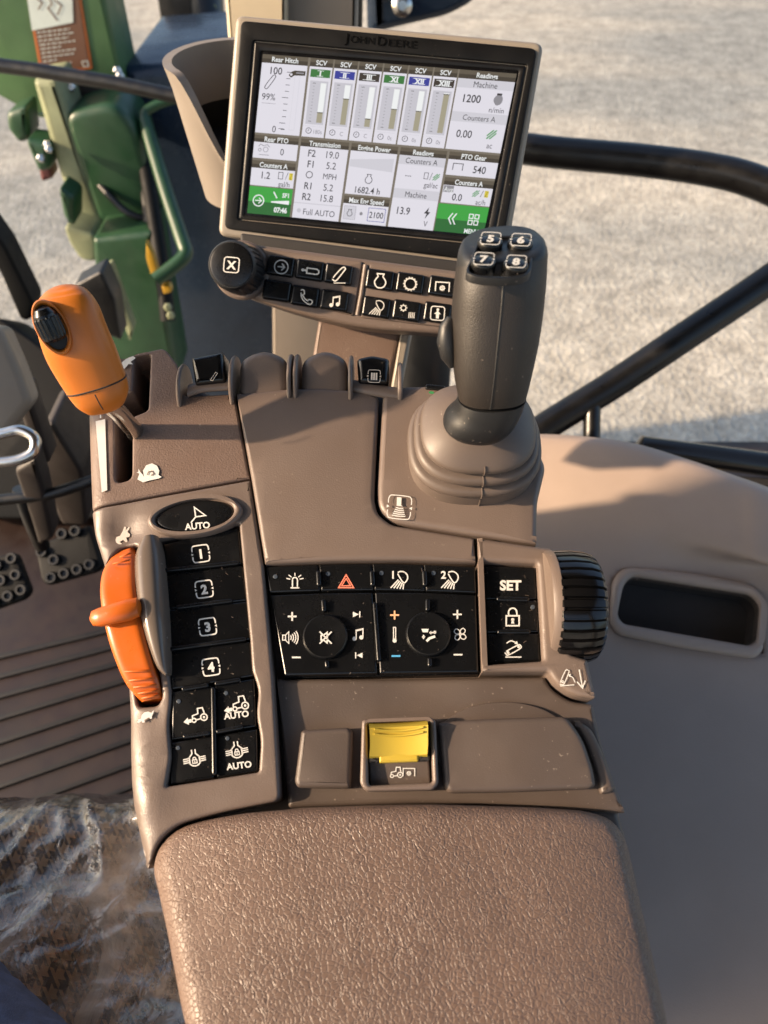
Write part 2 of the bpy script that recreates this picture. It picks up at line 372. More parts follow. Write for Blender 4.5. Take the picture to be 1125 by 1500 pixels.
    def text(s, pl, st, cx, cy, hh, m, h, ang=0, bold=0, sx=1.0, tf=None, skew=0):
        v, f = text2d(st, bold); c, sn = math.cos(R(ang)), math.sin(R(ang)); o = []
        for x, y in v:
            x = x * hh * sx - y * hh * skew; y *= hh; X = cx + x * c - y * sn; Y = cy + x * sn + y * c
            if tf: X, Y = tf(X, Y)
            o.append(pl.hit(X, Y, h))
        return s.raw(o, f, m)
    def lathe(s, o, ax, prof, m, seg=32, sup=2.0, ex=None, mod=None, sxy=(1, 1)):
        ax = Vector(ax).normalized(); ex = Vector(ex) if ex else (Vector((1, 0, 0)) if abs(ax.x) < .9 else Vector((0, 1, 0)))
        ex = (ex - ax * ex.dot(ax)).normalized(); ey = ax.cross(ex); V = []; F = []
        for r, hh in prof:
            for i in range(seg):
                a = 2 * math.pi * i / seg; c, sn = math.cos(a), math.sin(a)
                k = (abs(c) ** sup + abs(sn) ** sup) ** (-1 / sup); rr = r * k * (mod(i, r, hh) if mod else 1)
                V.append(o + ex * rr * c * sxy[0] + ey * rr * sn * sxy[1] + ax * hh)
        for j in range(len(prof) - 1):
            for i in range(seg):
                k = (i + 1) % seg; F.append((j * seg + i, j * seg + k, (j + 1) * seg + k, (j + 1) * seg + i))
        F.append(tuple(range(seg))[::-1]); b = (len(prof) - 1) * seg; F.append(tuple(range(b, b + seg)))
        return s.raw(V, F, m)
    def loft(s, rings, m, cap=True):
        n = len(rings[0]); V = [p for r in rings for p in r]; F = []
        for j in range(len(rings) - 1):
            for i in range(n):
                k = (i + 1) % n; F.append((j * n + i, j * n + k, (j + 1) * n + k, (j + 1) * n + i))
        if cap: F.append(tuple(range(n))[::-1]); b = (len(rings) - 1) * n; F.append(tuple(range(b, b + n)))
        return s.raw(V, F, m)
    def tube(s, pts, r, m, seg=12, closed=False, flat=None):
        pts = [Vector(p) for p in pts]; N = len(pts); rs = r if isinstance(r, (list, tuple)) else [r] * N
        rings = []; ref = None
        for i in range(N):
            a = pts[i - 1] if (i or closed) else pts[i]; b = pts[(i + 1) % N] if (i < N - 1 or closed) else pts[i]
            d = (b - a).normalized()
            if ref is None: ref = Vector((0, 0, 1)) if abs(d.z) < .9 else Vector((1, 0, 0))
            e = (ref - d * ref.dot(d)).normalized(); ref = e; g = d.cross(e)
            rings.append([pts[i] + (e * math.cos(t) + g * math.sin(t)) * rs[i] for t in [2 * math.pi * k / seg for k in range(seg)]])
        if closed: rings.append(rings[0]); return s.loft(rings, m, cap=False)
        return s.loft(rings, m)
    def build(s, name, parent=None, label=None, sharp=38, root=None):
        me = bpy.data.meshes.new(name); o = bpy.data.objects.new(name, me); COL.objects.link(o)
        org = Vector((0, 0, 0))
        if parent is not None: org = ORG[parent]
        elif root is not None: org = root; o.location = root
        ORG[o] = org
        me.from_pydata([tuple(v - org) for v in s.v], [], s.f)
        for m in s.mats: me.materials.append(m)
        me.polygons.foreach_set('material_index', s.m); me.validate()
        bm = bmesh.new(); bm.from_mesh(me); bmesh.ops.remove_doubles(bm, verts=bm.verts[:], dist=2e-6); bmesh.ops.recalc_face_normals(bm, faces=bm.faces[:]); bm.to_mesh(me); bm.free()
        me.polygons.foreach_set('use_smooth', [True] * len(me.polygons)); me.set_sharp_from_angle(angle=R(sharp))
        if parent is not None: o.parent = parent
        if label: o['label'] = label
        return o
ORG = {}
def thing(name, label, cat, loc, group=None):
    o = bpy.data.objects.new(name, None); COL.objects.link(o); o.location = loc; o.empty_display_size = .05; o['label'] = label; o['category'] = cat
    if group: o['group'] = group
    ORG[o] = Vector(loc); return o
def tag(o, label, cat, group=None):
    o['label'] = label; o['category'] = cat
    if group: o['group'] = group
    return o
def struct(o): o['kind'] = 'structure'; return o

# ------------------------------------------------------------------ icons (units: s pixels, y down)
class Ic:
    def __init__(s, mb, pl, cx, cy, sc, ang=0, m='white', h=.0005, wd=2.2, tf=None):
        s.mb, s.pl, s.cx, s.cy, s.sc, s.m, s.h, s.wd = mb, pl, cx, cy, sc, m, h, wd; s.a = R(ang); s.ang = ang; s.tf = tf
    def P(s, x, y):
        x *= s.sc; y *= s.sc; c, n = math.cos(s.a), math.sin(s.a); X, Y = s.cx + x * c - y * n, s.cy + x * n + y * c
        return s.tf(X, Y) if s.tf else (X, Y)
    def l(s, pts, closed=False, w=None, m=None): s.mb.stroke(s.pl, [s.P(*p) for p in pts], w or s.wd, m or s.m, s.h, closed); return s
    def f(s, pts, m=None, dh=0): s.mb.flat(s.pl, [s.P(*p) for p in pts], m or s.m, s.h + dh); return s
    def c(s, x, y, r, w=None, m=None): return s.l(ell(x, y, r, r, 0, 20), True, w, m)
    def d(s, x, y, r, m=None, dh=0): return s.f(ell(x, y, r, r, 0, 16), m, dh)
    def arc(s, x, y, r, a0, a1, w=None, n=10): return s.l([(x + r * math.cos(R(a0 + (a1 - a0) * i / n)), y + r * math.sin(R(a0 + (a1 - a0) * i / n))) for i in range(n + 1)], False, w)
    def t(s, st, x, y, hh, bold=.02, m=None, sx=1.0):
        v, f = text2d(st, bold); s.mb.raw([s.pl.hit(*s.P(x + a * hh * sx, y + b * hh), s.h) for a, b in v], f, m or s.m); return s
def i_num(I, n):
    b = [(-1, -.55), (-.62, -1), (.62, -1), (1, -.55)]
    I.l(spl([(-1, -.3), (-1, -.62), (-.9, -.9), (-.62, -1), (.62, -1), (.9, -.9), (1, -.62), (1, -.3)], False, 3))
    I.l(spl([(-1, .3), (-1, .62), (-.9, .9), (-.62, 1), (.62, 1), (.9, .9), (1, .62), (1, .3)], False, 3))
    for sgn in (-1, 1): I.f([(sgn * 1.12, -.16), (sgn * 1.12, .16), (sgn * .85, 0)])
    I.t(n, 0, 0, 1.1, .045)
def i_tractor(I):
    I.c(.62, .35, .33).d(.62, .35, .12).c(-.42, .5, .2)
    I.l([(-.55, .3), (-.5, .02), (.08, -.1), (.12, -.62), (.62, -.62), (.72, -.05)]).l([(-.2, .5), (.3, .45)])
def i_arrowtractor(I):
    i_tractor(I); I.f([(-1.5, .5), (-1.0, .12), (-.98, .34), (-.7, .3), (-.7, .66), (-.98, .66), (-1.0, .86)])
def i_lock(I, s=1.0):
    I.l([(-.42 * s, 0), (-.42 * s, -.35 * s)]).arc(0, -.35 * s, .42 * s, 180, 360).l([(.42 * s, -.35 * s), (.42 * s, 0)])
    I.l([(-.65 * s, 0), (.65 * s, 0), (.65 * s, 1.0 * s), (-.65 * s, 1.0 * s)], True); I.d(0, .4 * s, .17 * s).f([(-.09 * s, .4 * s), (.09 * s, .4 * s), (.16 * s, .78 * s), (-.16 * s, .78 * s)])
def i_diff(I):
    I.arc(0, 0, .62, 15, 165).l([(-.6, -.2), (-.18, -.62), (-.18, -1.05)]).l([(.6, -.2), (.18, -.62), (.18, -1.05)])
    for y in (-.2, 0, .2):
        I.l([(-1.15, y + .05), (-.5, y)], w=1.7).l([(.5, y), (1.15, y - .05)], w=1.7)
    I.l([(-.5, -.35), (-.5, .35)]).l([(.5, -.35), (.5, .35)])
    J = Ic(I.mb, I.pl, *I.P(0, 0), I.sc * .34, I.ang, I.m, I.h, 1.5); i_lock(J)
def i_light(I, n=None):
    I.l(spl([(-.15, -.75), (.35, -.85), (.75, -.55), (.78, -.1), (.45, .25), (.05, -.25)], True, 4))
    for k in range(5): I.l([(-.1 + .13 * k, -.05 + .1 * k), (-.85 + .3 * k, .75 + .03 * k)])
    if n: I.t(n, -.62, -.55, .75, .03)
def i_beacon(I):
    I.l([(-.28, .6), (-.28, -.2)]).arc(0, -.2, .28, 180, 360).l([(.28, -.2), (.28, .6)]).l([(-.5, .7), (.5, .7)])
    for a in (-90, -135, -45, -165, -15): I.l([(.45 * math.cos(R(a)) * 1.2, -.15 + .5 * math.sin(R(a))), (1.0 * math.cos(R(a)), -.15 + .85 * math.sin(R(a)))], w=1.6)
def i_tri(I): I.l([(0, -.9), (1, .8), (-1, .8)], True).l([(0, -.4), (.6, .55), (-.6, .55)], True, w=1.6)
def i_speaker(I):
    I.l([(-1, -.3), (-.65, -.3), (-.25, -.7), (-.25, .7), (-.65, .3), (-1, .3)], True).l([(-.65, -.3), (-.65, .3)])
    for k in range(4): I.arc(-.4, 0, .45 + .28 * k, -38, 38)
def i_mute(I):
    I.l([(-.6, -.3), (-.3, -.3), (.2, -.7), (.2, .7), (-.3, .3), (-.6, .3)], True).l([(-.8, -.8), (.8, .8)]).l([(.8, -.8), (-.8, .8)])
def i_notes(I):
    I.d(-.6, .7, .32).d(.45, .5, .32).l([(-.35, .7), (-.35, -.6), (.7, -.85), (.7, .5)]).l([(-.35, -.5), (.7, -.75)])
def i_plus(I, m=None): I.l([(-1, 0), (1, 0)], m=m).l([(0, -1), (0, 1)], m=m)
def i_therm(I): I.l([(-.16, -1), (.16, -1), (.16, .7), (-.16, .7)], True, w=1.5).d(0, .95, .3)
def i_fan(I):
    for a in (45, 135, 225, 315):
        c, s = math.cos(R(a)), math.sin(R(a))
        q = [(.12, 0), (.45, -.38), (.9, -.32), (.95, .1), (.6, .3), (.3, .22)]
        I.l(spl([(x * c - y * s, x * s + y * c) for x, y in q], True, 3), True)
def i_vent(I):
    I.f([(-.9, -.8), (.1, -.8), (-.05, -.35), (-.7, -.35)]).l([(.15, -.3), (1, -.3)]).f([(.15, -.3), (.42, -.55), (.42, -.05)]).d(.9, -.35, .2)
    I.l([(-.6, 0), (-.6, .45)]).f([(-.85, .2), (-.35, .2), (-.6, .6)]).l([(-.2, .85), (.2, .45), (.95, .2)], w=4)
def i_arm(I, arrow=True, down=False):
    I.l(spl([(-.85, .35), (.55, -.4), (.85, -.3), (.8, 0), (-.55, .75), (-.85, .65)], True, 4)).c(-.62, .48, .1).c(.62, -.18, .08).l([(-.95, 1.0), (.95, 1.0)])
    if arrow: I.l(spl([(-.8, -.6), (-.3, -.9), (.3, -.7)], False, 4)).f([(.55, -.45), (.12, -.55), (.42, -.9)])
def i_gear(I, r=.6, n=12, tw=.22):
    I.c(0, 0, r)
    for k in range(n): a = 360 * k / n; I.l([(r * math.cos(R(a)), r * math.sin(R(a))), ((r + tw) * math.cos(R(a)), (r + tw) * math.sin(R(a)))])
def i_pto(I):
    I.l([(-1, .6), (-1, -.75), (1, -.75), (1, .6)]); J = Ic(I.mb, I.pl, *I.P(0, .1), I.sc * .5, I.ang, I.m, I.h, I.wd, I.tf); i_gear(J, .55, 8, .3); J.d(0, 0, .25)
def i_arrowc(I): I.c(0, 0, 1).l([(-.55, 0), (.45, 0)]).l([(.05, -.5), (.5, 0), (.05, .5)])
def i_engine(I): I.l(spl([(-.3, -.55), (-.75, .15), (-.5, .8), (0, .98), (.5, .8), (.75, .15), (.3, -.55)], False, 4)).l([(-.3, -.5), (-.45, -.9), (.45, -.9), (.3, -.5)])
def i_phone(I): I.l(spl([(-.7, -.8), (-.35, -.9), (-.2, -.4), (-.45, -.2), (.2, .5), (.45, .3), (.9, .5), (.75, .9), (.2, .85), (-.5, .2)], True, 3))
SNAIL = [(-1.5, .75), (-1.35, .4), (-1.2, .1), (-1.55, -.1), (-1.3, -.12), (-1.25, -.5), (-1.1, -.1), (-.85, .2), (-.7, .55), (-.75, -.2), (-.3, -.8), (.4, -.95), (.95, -.6), (1.15, 0), (1.0, .5), (1.35, .75), (1.0, .9), (0, 1.0), (-.9, 1.15)]
RABBIT = [(-.9, .45), (-.75, .15), (-.35, .05), (0, -.45), (.25, -1.0), (.42, -.95), (.35, -.5), (.75, -.95), (.85, -.8), (.55, -.35), (.85, -.05), (.75, .25), (.35, .3), (.5, .75), (.3, .85), (0, .55), (-.45, .75), (-.15, 1.0), (-.5, 1.05), (-.85, .8)]
TURTLE = [(-1.3, .6), (-1.05, .3), (-.7, .3), (-.45, -.2), (0, -.45), (.5, -.4), (.85, -.15), (1.3, -.45), (1.0, .1), (.8, .3), (.75, .6), (.5, .6), (.4, .35), (-.3, .55), (-.3, .85), (-.6, .85), (-.65, .6), (-1.1, .75)]

# ================================================================== SETTING
def quad(name, pts, m): b = MB(); b.raw(pts, [(0, 1, 2, 3)], m); return b.build(name)
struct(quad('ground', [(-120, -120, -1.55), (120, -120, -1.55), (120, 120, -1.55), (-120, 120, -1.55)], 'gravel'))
b = MB(); b.plate(Plane(Vector((0, 0, 0)), (0, 0, 1)), [(-1.0, -1.0), (.9, -1.0), (.9, 1.3), (-1.0, 1.3)], 'rubber_floor', 0, .06, .004, px=False); floor = struct(b.build('cab_floor'))
FLOOR = Plane(Vector((0, 0, 0)), (0, 0, 1))
for i, (y0, y1) in enumerate([(962, 925), (991, 951), (1020, 978), (1052, 1006), (1087, 1037), (1118, 1066), (1152, 1098), (1190, 1134), (1228, 1168)]):
    x0, x1 = -140, 330; sl = (y1 - y0) / 150 * .98
    p = [(x0, y0 + sl * x0 - 3), (x1, y0 + sl * x1 - 3), (x1, y0 + sl * x1 + 5), (x0, y0 + sl * x0 + 5)]
    b = MB(); b.plate(FLOOR, p, 'rib', .005, .007, .002, nb=2); b.build('rib', floor)
b = MB(); b.plate(Plane(Vector((0, 0, 1.72)), (0, 0, 1)), [(-.85, -.9), (.95, -.9), (.95, .9), (-.85, .9)], 'roof', .1, .1, .02, px=False)
for x, y, wx, wy in ((-.85, .267, .03, .033), (-.82, -.85, .05, .05), (.88, -.85, .05, .05)): b.plate(Plane(Vector((x, y, 1.72)), (0, 0, 1)), [(-wx, -wy), (wx, -wy), (wx, wy), (-wx, wy)], 'roof', 0, 1.72, .004, px=False)  # first post: out of view, added and sized to shade the right trim
struct(b.build('cab_frame_shade_post'))

# ================================================================== CONSOLE
sA = math.sin(R(20)); cA = math.cos(R(20))
A = Plane(at(562.5, 750, .46), (0, -sA, cA))
con = thing('armrest_console', 'taupe tractor armrest console with leather pad, black button panels and orange speed wheel', 'control console', at(560, 900, .6))
def part(mb, name, parent=None, label=None, **k): return mb.build(name, parent or con, label, **k)

# body below everything
b = MB()
body = rnd([(128, 606), (186, 526), (243, 513), (270, 540), (300, 560), (590, 560), (640, 568), (768, 606), (792, 690), (784, 800), (818, 820), (830, 960), (868, 1030), (884, 1090), (920, 1190), (945, 1280), (985, 1480), (1040, 1800), (330, 1800), (262, 1470), (216, 1265), (196, 1200), (193, 1140), (192, 1050), (214, 1010), (205, 940), (188, 870), (180, 830), (140, 790), (132, 700)], 8)
b.plate(A, body, 'taupe_dark', -.014, .36, .004, holes=[rnd([(164, 516), (230, 516), (226, 718), (164, 718)], 4)]); part(b, 'base_shell')

def warpfun(bumps):
    """sum of gaussians given as (px, py, radius_px, height)"""
    L = []
    for px, py, r, hh in bumps: u, v = A.uv(px, py); L.append((u, v, (r * A.mpp(px, py)) ** 2, hh))
    return lambda x, y: sum(hh * math.exp(-((x - u) ** 2 + (y - v) ** 2) / r2) for u, v, r2, hh in L)

LEFT = [A.uv(*p) for p in [(127, 598), (130, 700), (132, 750), (136, 785), (152, 835), (172, 900), (184, 960), (186, 1020), (188, 1090), (190, 1150), (197, 1200), (212, 1262)]]
def roll(f, r=.011):
    def g(x, y):
        d = 1
        for (ax, ay), (bx, by) in zip(LEFT, LEFT[1:]):
            dx, dy = bx - ax, by - ay; t = max(0, min(1, ((x - ax) * dx + (y - ay) * dy) / (dx * dx + dy * dy))); d = min(d, math.hypot(x - ax - t * dx, y - ay - t * dy))
        d = min(d, r); return f(x, y) - .8 * (r - math.sqrt(max(0, r * r - (r - d) ** 2)))
    return g
# lever panel (top left)
b = MB()
lp = rnd([(127, 606, 6), (186, 526, 10), (243, 512, 10), (264, 540, 8), (272, 584, 6), (345, 580, 2), (368, 704, 2), (131, 748, 8)], 5)
slot = rnd([(199, 527, 6), (222, 522, 7), (219, 605, 6), (196, 614, 4), (195, 705, 9), (172, 711, 9), (171, 586, 5), (197, 578, 4)], 5)
b.plate(A, lp, 'taupe_rough', .003, .03, .0016, holes=[slot], nb=4, grid=.005, warp=roll(warpfun([(240, 640, 120, .0010)])))
I = Ic(b, A, 219, 691, 12.5, -6, 'white', .0046); I.f(SNAIL); I.h += .0004; I.l([(-.3, .35), (-.1, .0), (.3, -.05), (.5, .3), (.15, .45)], w=1.6, m='taupe_rough')
b.flat(A, [(140, 617), (154, 614), (157, 718), (149, 721)], 'white', .0044)
b.text(A, '1', 147, 607, 10, 'white', .0046, -4, .02)
Ic(b, A, 186, 531, 9, -12, 'white', .0046).f([(-1.4, .5), (-.8, -.2), (0, -.6), (1.2, -.8), (1.5, -.4), (.6, 0), (.9, .5), (.2, .3), (-.6, .9), (-1.0, .7)])
part(b, 'lever_panel', label='textured brown panel with the long lever slot and snail mark')
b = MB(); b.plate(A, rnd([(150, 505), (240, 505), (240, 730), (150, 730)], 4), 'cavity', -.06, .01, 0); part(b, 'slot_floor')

# side panel (number buttons, orange wheel)
b = MB()
sp = [(131, 749, 6), (368, 706, 2), (388, 832, 4), (402, 990, 3), (413, 1174, 12), (330, 1190, 30), (262, 1208, 20), (232, 1236, 20), (219, 1275, 4), (211, 1268, 4), (193, 1190, 40), (188, 1140, 40), (186, 1040, 20), (184, 965, 3), (196, 1000, 6), (203, 1036, 8), (232, 1034, 6), (239, 1022, 6), (236, 990, 20), (222, 950, 20), (212, 900, 20), (206, 850, 20), (202, 800, 5), (178, 802, 14), (152, 834, 5), (135, 785, 20)]
striphole = rnd([(236, 795, 3), (351, 770, 3), (367, 940, 6), (370, 985, 10), (380, 1012, 14), (376, 1048, 14), (383, 1085, 14), (380, 1131, 4), (247, 1152, 3), (254, 1110, 10), (249, 1060, 12), (254, 1020, 12), (247, 960, 10)], 4)
b.plate(A, rnd(sp, 4), 'taupe', .004, .03, .002, holes=[striphole], nb=4, grid=.005,
        warp=roll(warpfun([(180, 782, 30, -.006), (214, 1046, 34, -.003), (225, 1170, 25, .0015)])))
Ic(b, A, 180, 784, 12.5, -4, 'silver', -.0004).f(RABBIT)
Ic(b, A, 213, 1048, 11, -14, 'white', .0032).f(TURTLE)
part(b, 'side_panel', label='glossy brown left panel around the numbered buttons')
# fairing beside the orange wheel
def ribbon(L, Rr, H, m, dome=.006, nseg=8, deep=.03, ep=3.2, pl=A):
    Ls = spl(L, False, 5); Rs = spl(Rr, False, 5); Hs = spl([(x, 0) for x in H], False, 5); rings = []
    for l, r, hh in zip(Ls, Rs, Hs):
        hh = hh[0]; ring = []
        a = pl.hit(*l, hh); c = pl.hit(*r, hh)
        for k in range(nseg + 1):
            s = k / nseg; e = (1 - abs(2 * s - 1) ** ep); ring.append(a.lerp(c, s) + pl.n * (dome * e))
        ring.append(c - pl.n * deep); ring.append(a - pl.n * deep); rings.append(ring)
    mb = MB(); mb.loft(rings, m); return mb
fair = ribbon([(208, 792), (198, 815), (199, 860), (205, 900), (215, 940), (230, 978), (244, 992)], [(232, 786), (237, 808), (240, 850), (243, 900), (246, 940), (249, 975), (251, 988)], [.006, .008, .010, .011, .009, .006, .003], 'taupe_gloss', .006)
part(fair, 'wheel_fairing')
# orange wheel
wh = ribbon([(166, 814), (152, 834), (147, 860), (149, 890), (157, 930), (170, 970), (186, 1004), (208, 1029)], [(196, 803), (199, 825), (200, 855), (204, 890), (212, 930), (223, 970), (233, 1002), (238, 1023)], [-.003, .004, .009, .011, .011, .008, .004, -.002], 'orange_dark', .0024, 16, .03, 7)
ow = part(wh, 'speed_wheel', label='orange thumbwheel with a finger tab')
tb = MB(); rings = []
for (x, y, ry, hz) in [(132, 907, 3, .017), (136, 906, 11, .017), (148, 904, 14, .018), (170, 898, 15, .0185), (190, 893, 16, .018), (203, 889, 14, .0165), (207, 888, 5, .016)]:
    c = A.hit(x, y, hz); mm = ry * A.mpp(x, y); d = (A.ex * .97 + A.ey * .22); e = d.cross(A.n).normalized()
    rings.append([c + e * mm * math.cos(a) + A.n * mm * .75 * math.sin(a) for a in [2 * math.pi * k / 14 for k in range(14)]])
tb.loft(rings, 'orange_dark'); part(tb, 'finger_tab', ow)
for (p0, p1, hh) in [((176, 816), (192, 810), .0045), ((166, 826), (190, 820), .0075), ((183, 984), (222, 982), .0095), ((190, 997), (226, 993), .0075), ((196, 1007), (229, 1003), .0055), ((203, 1016), (232, 1011), .0035), ((208, 1023), (233, 1018), .0015)]:
    g = MB(); q = [A.hit(p0[0] + (p1[0] - p0[0]) * s, p0[1] + (p1[1] - p0[1]) * s, hh + .0022 * (1 - abs(2 * s - 1) ** 3)) for s in (0, .15, .35, .5, .65, .85, 1)]
    g.tube(q, .0006, 'orange_dark', 8); part(g, 'grip_ridge', ow)

# oval guidance button
b = MB(); b.plate(A, ell(289, 761, 70, 29, -8, 48), 'taupe', .0075, .008, .0025, holes=[ell(288, 760, 57, 22.5, -8, 40)], nb=4); ov = part(b, 'oval_button', label='oval black guidance button printed AUTO in a raised ring')
b = MB(); b.plate(A, ell(288, 760, 57, 22.5, -8, 40), 'black', .0055, .006, .0015)
I = Ic(b, A, 288, 755, 10, -4, 'white', .0059); I.l([(-.9, 1.0), (-.15, .2), (-.25, -1.2), (1.3, .1), (-.15, .2)]); b.text(A, 'AUTO', 289, 770, 9.5, 'white', .0059, -5, .03); part(b, 'button_cap', ov)

# number button strip
strip = MB(); strip.plate(A, striphole, 'black', -.006, .004, 0); strip = part(strip, 'button_strip')
def button(pl, poly, h, r=3, bev=.0012, thick=.008, parent=None, label=None, draw=None, m='black', name='button', led=None, shrink=.0004, warp=None):
    b = MB(); b.plate(pl, rnd(poly, r), m, h, thick, bev, shrink=shrink)
    if led: b.plate(pl, ell(led[0], led[1], led[2] if len(led) > 2 else 4, led[2] if len(led) > 2 else 4, 0, 16), 'led', h + .0004, .001, .0002)
    if draw: draw(b, h + .0004)
    return part(b, name, parent, label)
SH = .0015
AN = -9
def num(n, x, y): return lambda b, h: i_num(Ic(b, A, x, y, 12.2, -8, 'white', h, 2.1), n)
button(A, [(238, 797), (351, 773), (356, 828), (242, 840)], SH, parent=strip, label='black button printed with a boxed 1', draw=num('1', 294, 811))
button(A, [(242, 841), (356, 829), (363, 881), (246, 894)], SH, parent=strip, label='black button printed with a boxed 2', draw=num('2', 299, 863), shrink=.0001)
button(A, [(246, 894), (363, 881), (368, 938), (248, 953)], SH, parent=strip, label='black button printed with a boxed 3', draw=num('3', 304, 918), shrink=.0001)
button(A, [(248, 954), (368, 939), (373, 992), (251, 1012)], SH, parent=strip, label='black button printed with a boxed 4', draw=num('4', 309, 977))
def d1(b, h): i_arrowtractor(Ic(b, A, 289, 1047, 14.5, -10, 'white', h, 2.0))
def d2(b, h): i_arrowtractor(Ic(b, A, 349, 1030, 15, -10, 'white', h, 2.0)); b.text(A, 'AUTO', 346, 1047, 9.5, 'white', h, -7, .03)
def d3(b, h): i_diff(Ic(b, A, 285, 1113, 14.5, -8, 'white', h, 2.0))
def d4(b, h): i_diff(Ic(b, A, 347, 1101, 14.5, -8, 'white', h, 2.0)); b.text(A, 'AUTO', 350, 1121, 9.5, 'white', h, -7, .03)
button(A, [(252, 1013), (312, 1003), (314, 1076), (250, 1086)], SH, parent=strip, label='black button with a tractor and arrow', draw=d1, led=(263, 1028))
button(A, [(314, 1003), (374, 993), (377, 1066), (316, 1076)], SH, parent=strip, label='black button with a tractor, arrow and AUTO', draw=d2, led=(332, 1016))
button(A, [(250, 1087), (314, 1077), (315, 1141), (249, 1151)], SH, parent=strip, label='black button with a locked axle', draw=d3, led=(262, 1096))
button(A, [(316, 1077), (378, 1067), (379, 1131), (317, 1141)], SH, parent=strip, label='black button with a locked axle and AUTO', draw=d4, led=(334, 1082))
def bar(pl, p0, p1, wd, h, parent, m='black', hh=.0028):
    a, c = Vector(p0), Vector(p1); d = (c - a).normalized(); n = Vector((-d.y, d.x)) * wd / 2; k = wd * .3
    b = MB(); b.plate(pl, rnd([tuple(a + n - d * k), tuple(c + n + d * k), tuple(c - n + d * k), tuple(a - n - d * k)], wd * .5, 4), m, h + hh, hh + .001, min(hh, wd * .4 * pl.mpp(*p0)), shrink=0, nb=4)
    return part(b, 'ridge', parent)
for p0, p1 in [((244, 838), (349, 827)), ((262, 892), (340, 882)), ((250, 953), (360, 938)), ((270, 1011), (306, 1005)), ((318, 1003), (352, 997)), ((272, 1080), (308, 1075)), ((320, 1073), (356, 1066))]: bar(A, p0, p1, 6, SH, strip)
bar(A, (314, 1010), (316, 1134), 7, SH, strip)

# centre cover
b = MB()
cc = [(347, 582, 2), (400, 576), (470, 574), (540, 579), (556, 588, 6), (549, 735, 6), (553, 757, 10), (574, 773, 8), (694, 791, 2), (697, 827, 2), (600, 825, 10), (500, 826, 10), (389, 830, 2), (369, 705, 6)]
b.plate(A, rnd(cc, 8), 'taupe', .005, .016, .003, nb=4, grid=.012, warp=warpfun([(460, 650, 110, .003), (520, 800, 120, .0015)])); part(b, 'centre_cover')
# joystick panel
b = MB()
jp = [(560, 586, 3), (592, 572, 5), (640, 571, 8), (764, 607, 10), (798, 690, 8), (786, 740, 10), (785, 801, 2), (695, 789, 2), (576, 771, 14), (553, 752, 14), (552, 720, 10)]
b.plate(A, rnd(jp, 6), 'taupe', .006, .03, .004, nb=4, grid=.014, warp=warpfun([(660, 640, 130, .002)]))
I = Ic(b, A, 585, 743, 17, 6, 'white', .0083, 1.5)
I.l(spl([(-.98, -.3), (-1, -.62), (-.9, -.9), (-.62, -1), (.62, -1), (.9, -.9), (1, -.62), (1, -.3)], False, 3)).l(spl([(-.98, .3), (-1, .62), (-.9, .9), (-.62, 1), (.62, 1), (.9, .9), (1, .62), (1, .3)], False, 3))
for sg in (-1, 1): I.f([(sg * 1.1, -.14), (sg * 1.1, .14), (sg * .85, 0)])
I.f([(-.3, -.85), (.1, -.85), (.12, -.2), (.3, -.1), (-.25, -.1)])
for k in range(5): I.l([(-.3 - .07 * k, .05 + .17 * k), (0, .1 + .17 * k), (.35 + .06 * k, .05 + .17 * k)], w=1.7)
part(b, 'joystick_panel')
b = MB(); b.plate(A, rnd([(622, 572), (652, 575), (650, 583), (621, 580)], 3), 'black', .009, .003, .001); b.flat(A, ell(632, 575, 4, 2, 6, 12), 'e_hatch', .0093); part(b, 'indicator_tile')

# central button panel
b = MB(); b.plate(A, rnd([(388, 831, 2), (500, 827, 60), (600, 826, 60), (696, 828, 2), (703, 986, 2), (414, 992, 4)], 3), 'black', -.005, .006, .0); bp = part(b, 'button_panel')
PH = .001
tops = [389, 467, 545, 620, 696]; bots = [395, 470, 548, 623, 698]
def yt(x): return 831 - 5 * math.sin(math.pi * (x - 389) / 307)
def yb(x): return 870 - 4 * math.sin(math.pi * (x - 389) / 307)
def t1(b, h): i_beacon(Ic(b, A, 432, 852, 13, 0, 'white', h, 1.9))
def t2(b, h): i_tri(Ic(b, A, 507, 852, 11, 0, 'red', h, 2.0))
def t3(b, h): i_light(Ic(b, A, 585, 850, 15, 0, 'white', h, 2.0), '1')
def t4(b, h): i_light(Ic(b, A, 659, 850, 15, 0, 'white', h, 2.0), '2')
names = ['with a flashing beacon', 'with a hazard triangle', 'with work light 1', 'with work light 2']; leds = [(404, 846), (481, 842), (559, 841), (635, 841)]
for k, dr in enumerate((t1, t2, t3, t4)):
    x0, x1, b0, b1 = tops[k], tops[k + 1], bots[k], bots[k + 1]
    poly = [(x0, yt(x0)), ((x0 + x1) / 2, yt((x0 + x1) / 2)), (x1, yt(x1)), (b1, yb(b1)), ((b0 + b1) / 2, yb((b0 + b1) / 2)), (b0, yb(b0))]
    button(A, poly, PH + .0008, 2, parent=bp, label='black button printed ' + names[k], draw=dr, led=leds[k], shrink=.0002)
for x in (467, 545, 621): bar(A, (x, 841), (x + 1, 859), 7, PH + .001, bp)
def cl(b, h):
    i_plus(Ic(b, A, 428, 903, 6.5, 0, 'white', h, 2.6)); i_speaker(Ic(b, A, 426, 934, 12, 0, 'white', h, 1.7)); Ic(b, A, 434, 963, 6.5, 0, 'white', h, 2.6).l([(-1, 0), (1, 0)])
    I = Ic(b, A, 522, 900, 5, 0, 'white', h, 1.8); I.f([(-1, -.8), (.7, 0), (-1, .8)]).l([(1, -.9), (1, .9)]); i_notes(Ic(b, A, 525, 929, 9.5, 0, 'white', h, 1.8))
    I = Ic(b, A, 526, 960, 5, 0, 'white', h, 1.8); I.f([(1, -.8), (-.7, 0), (1, .8)]).l([(-1, -.9), (-1, .9)])
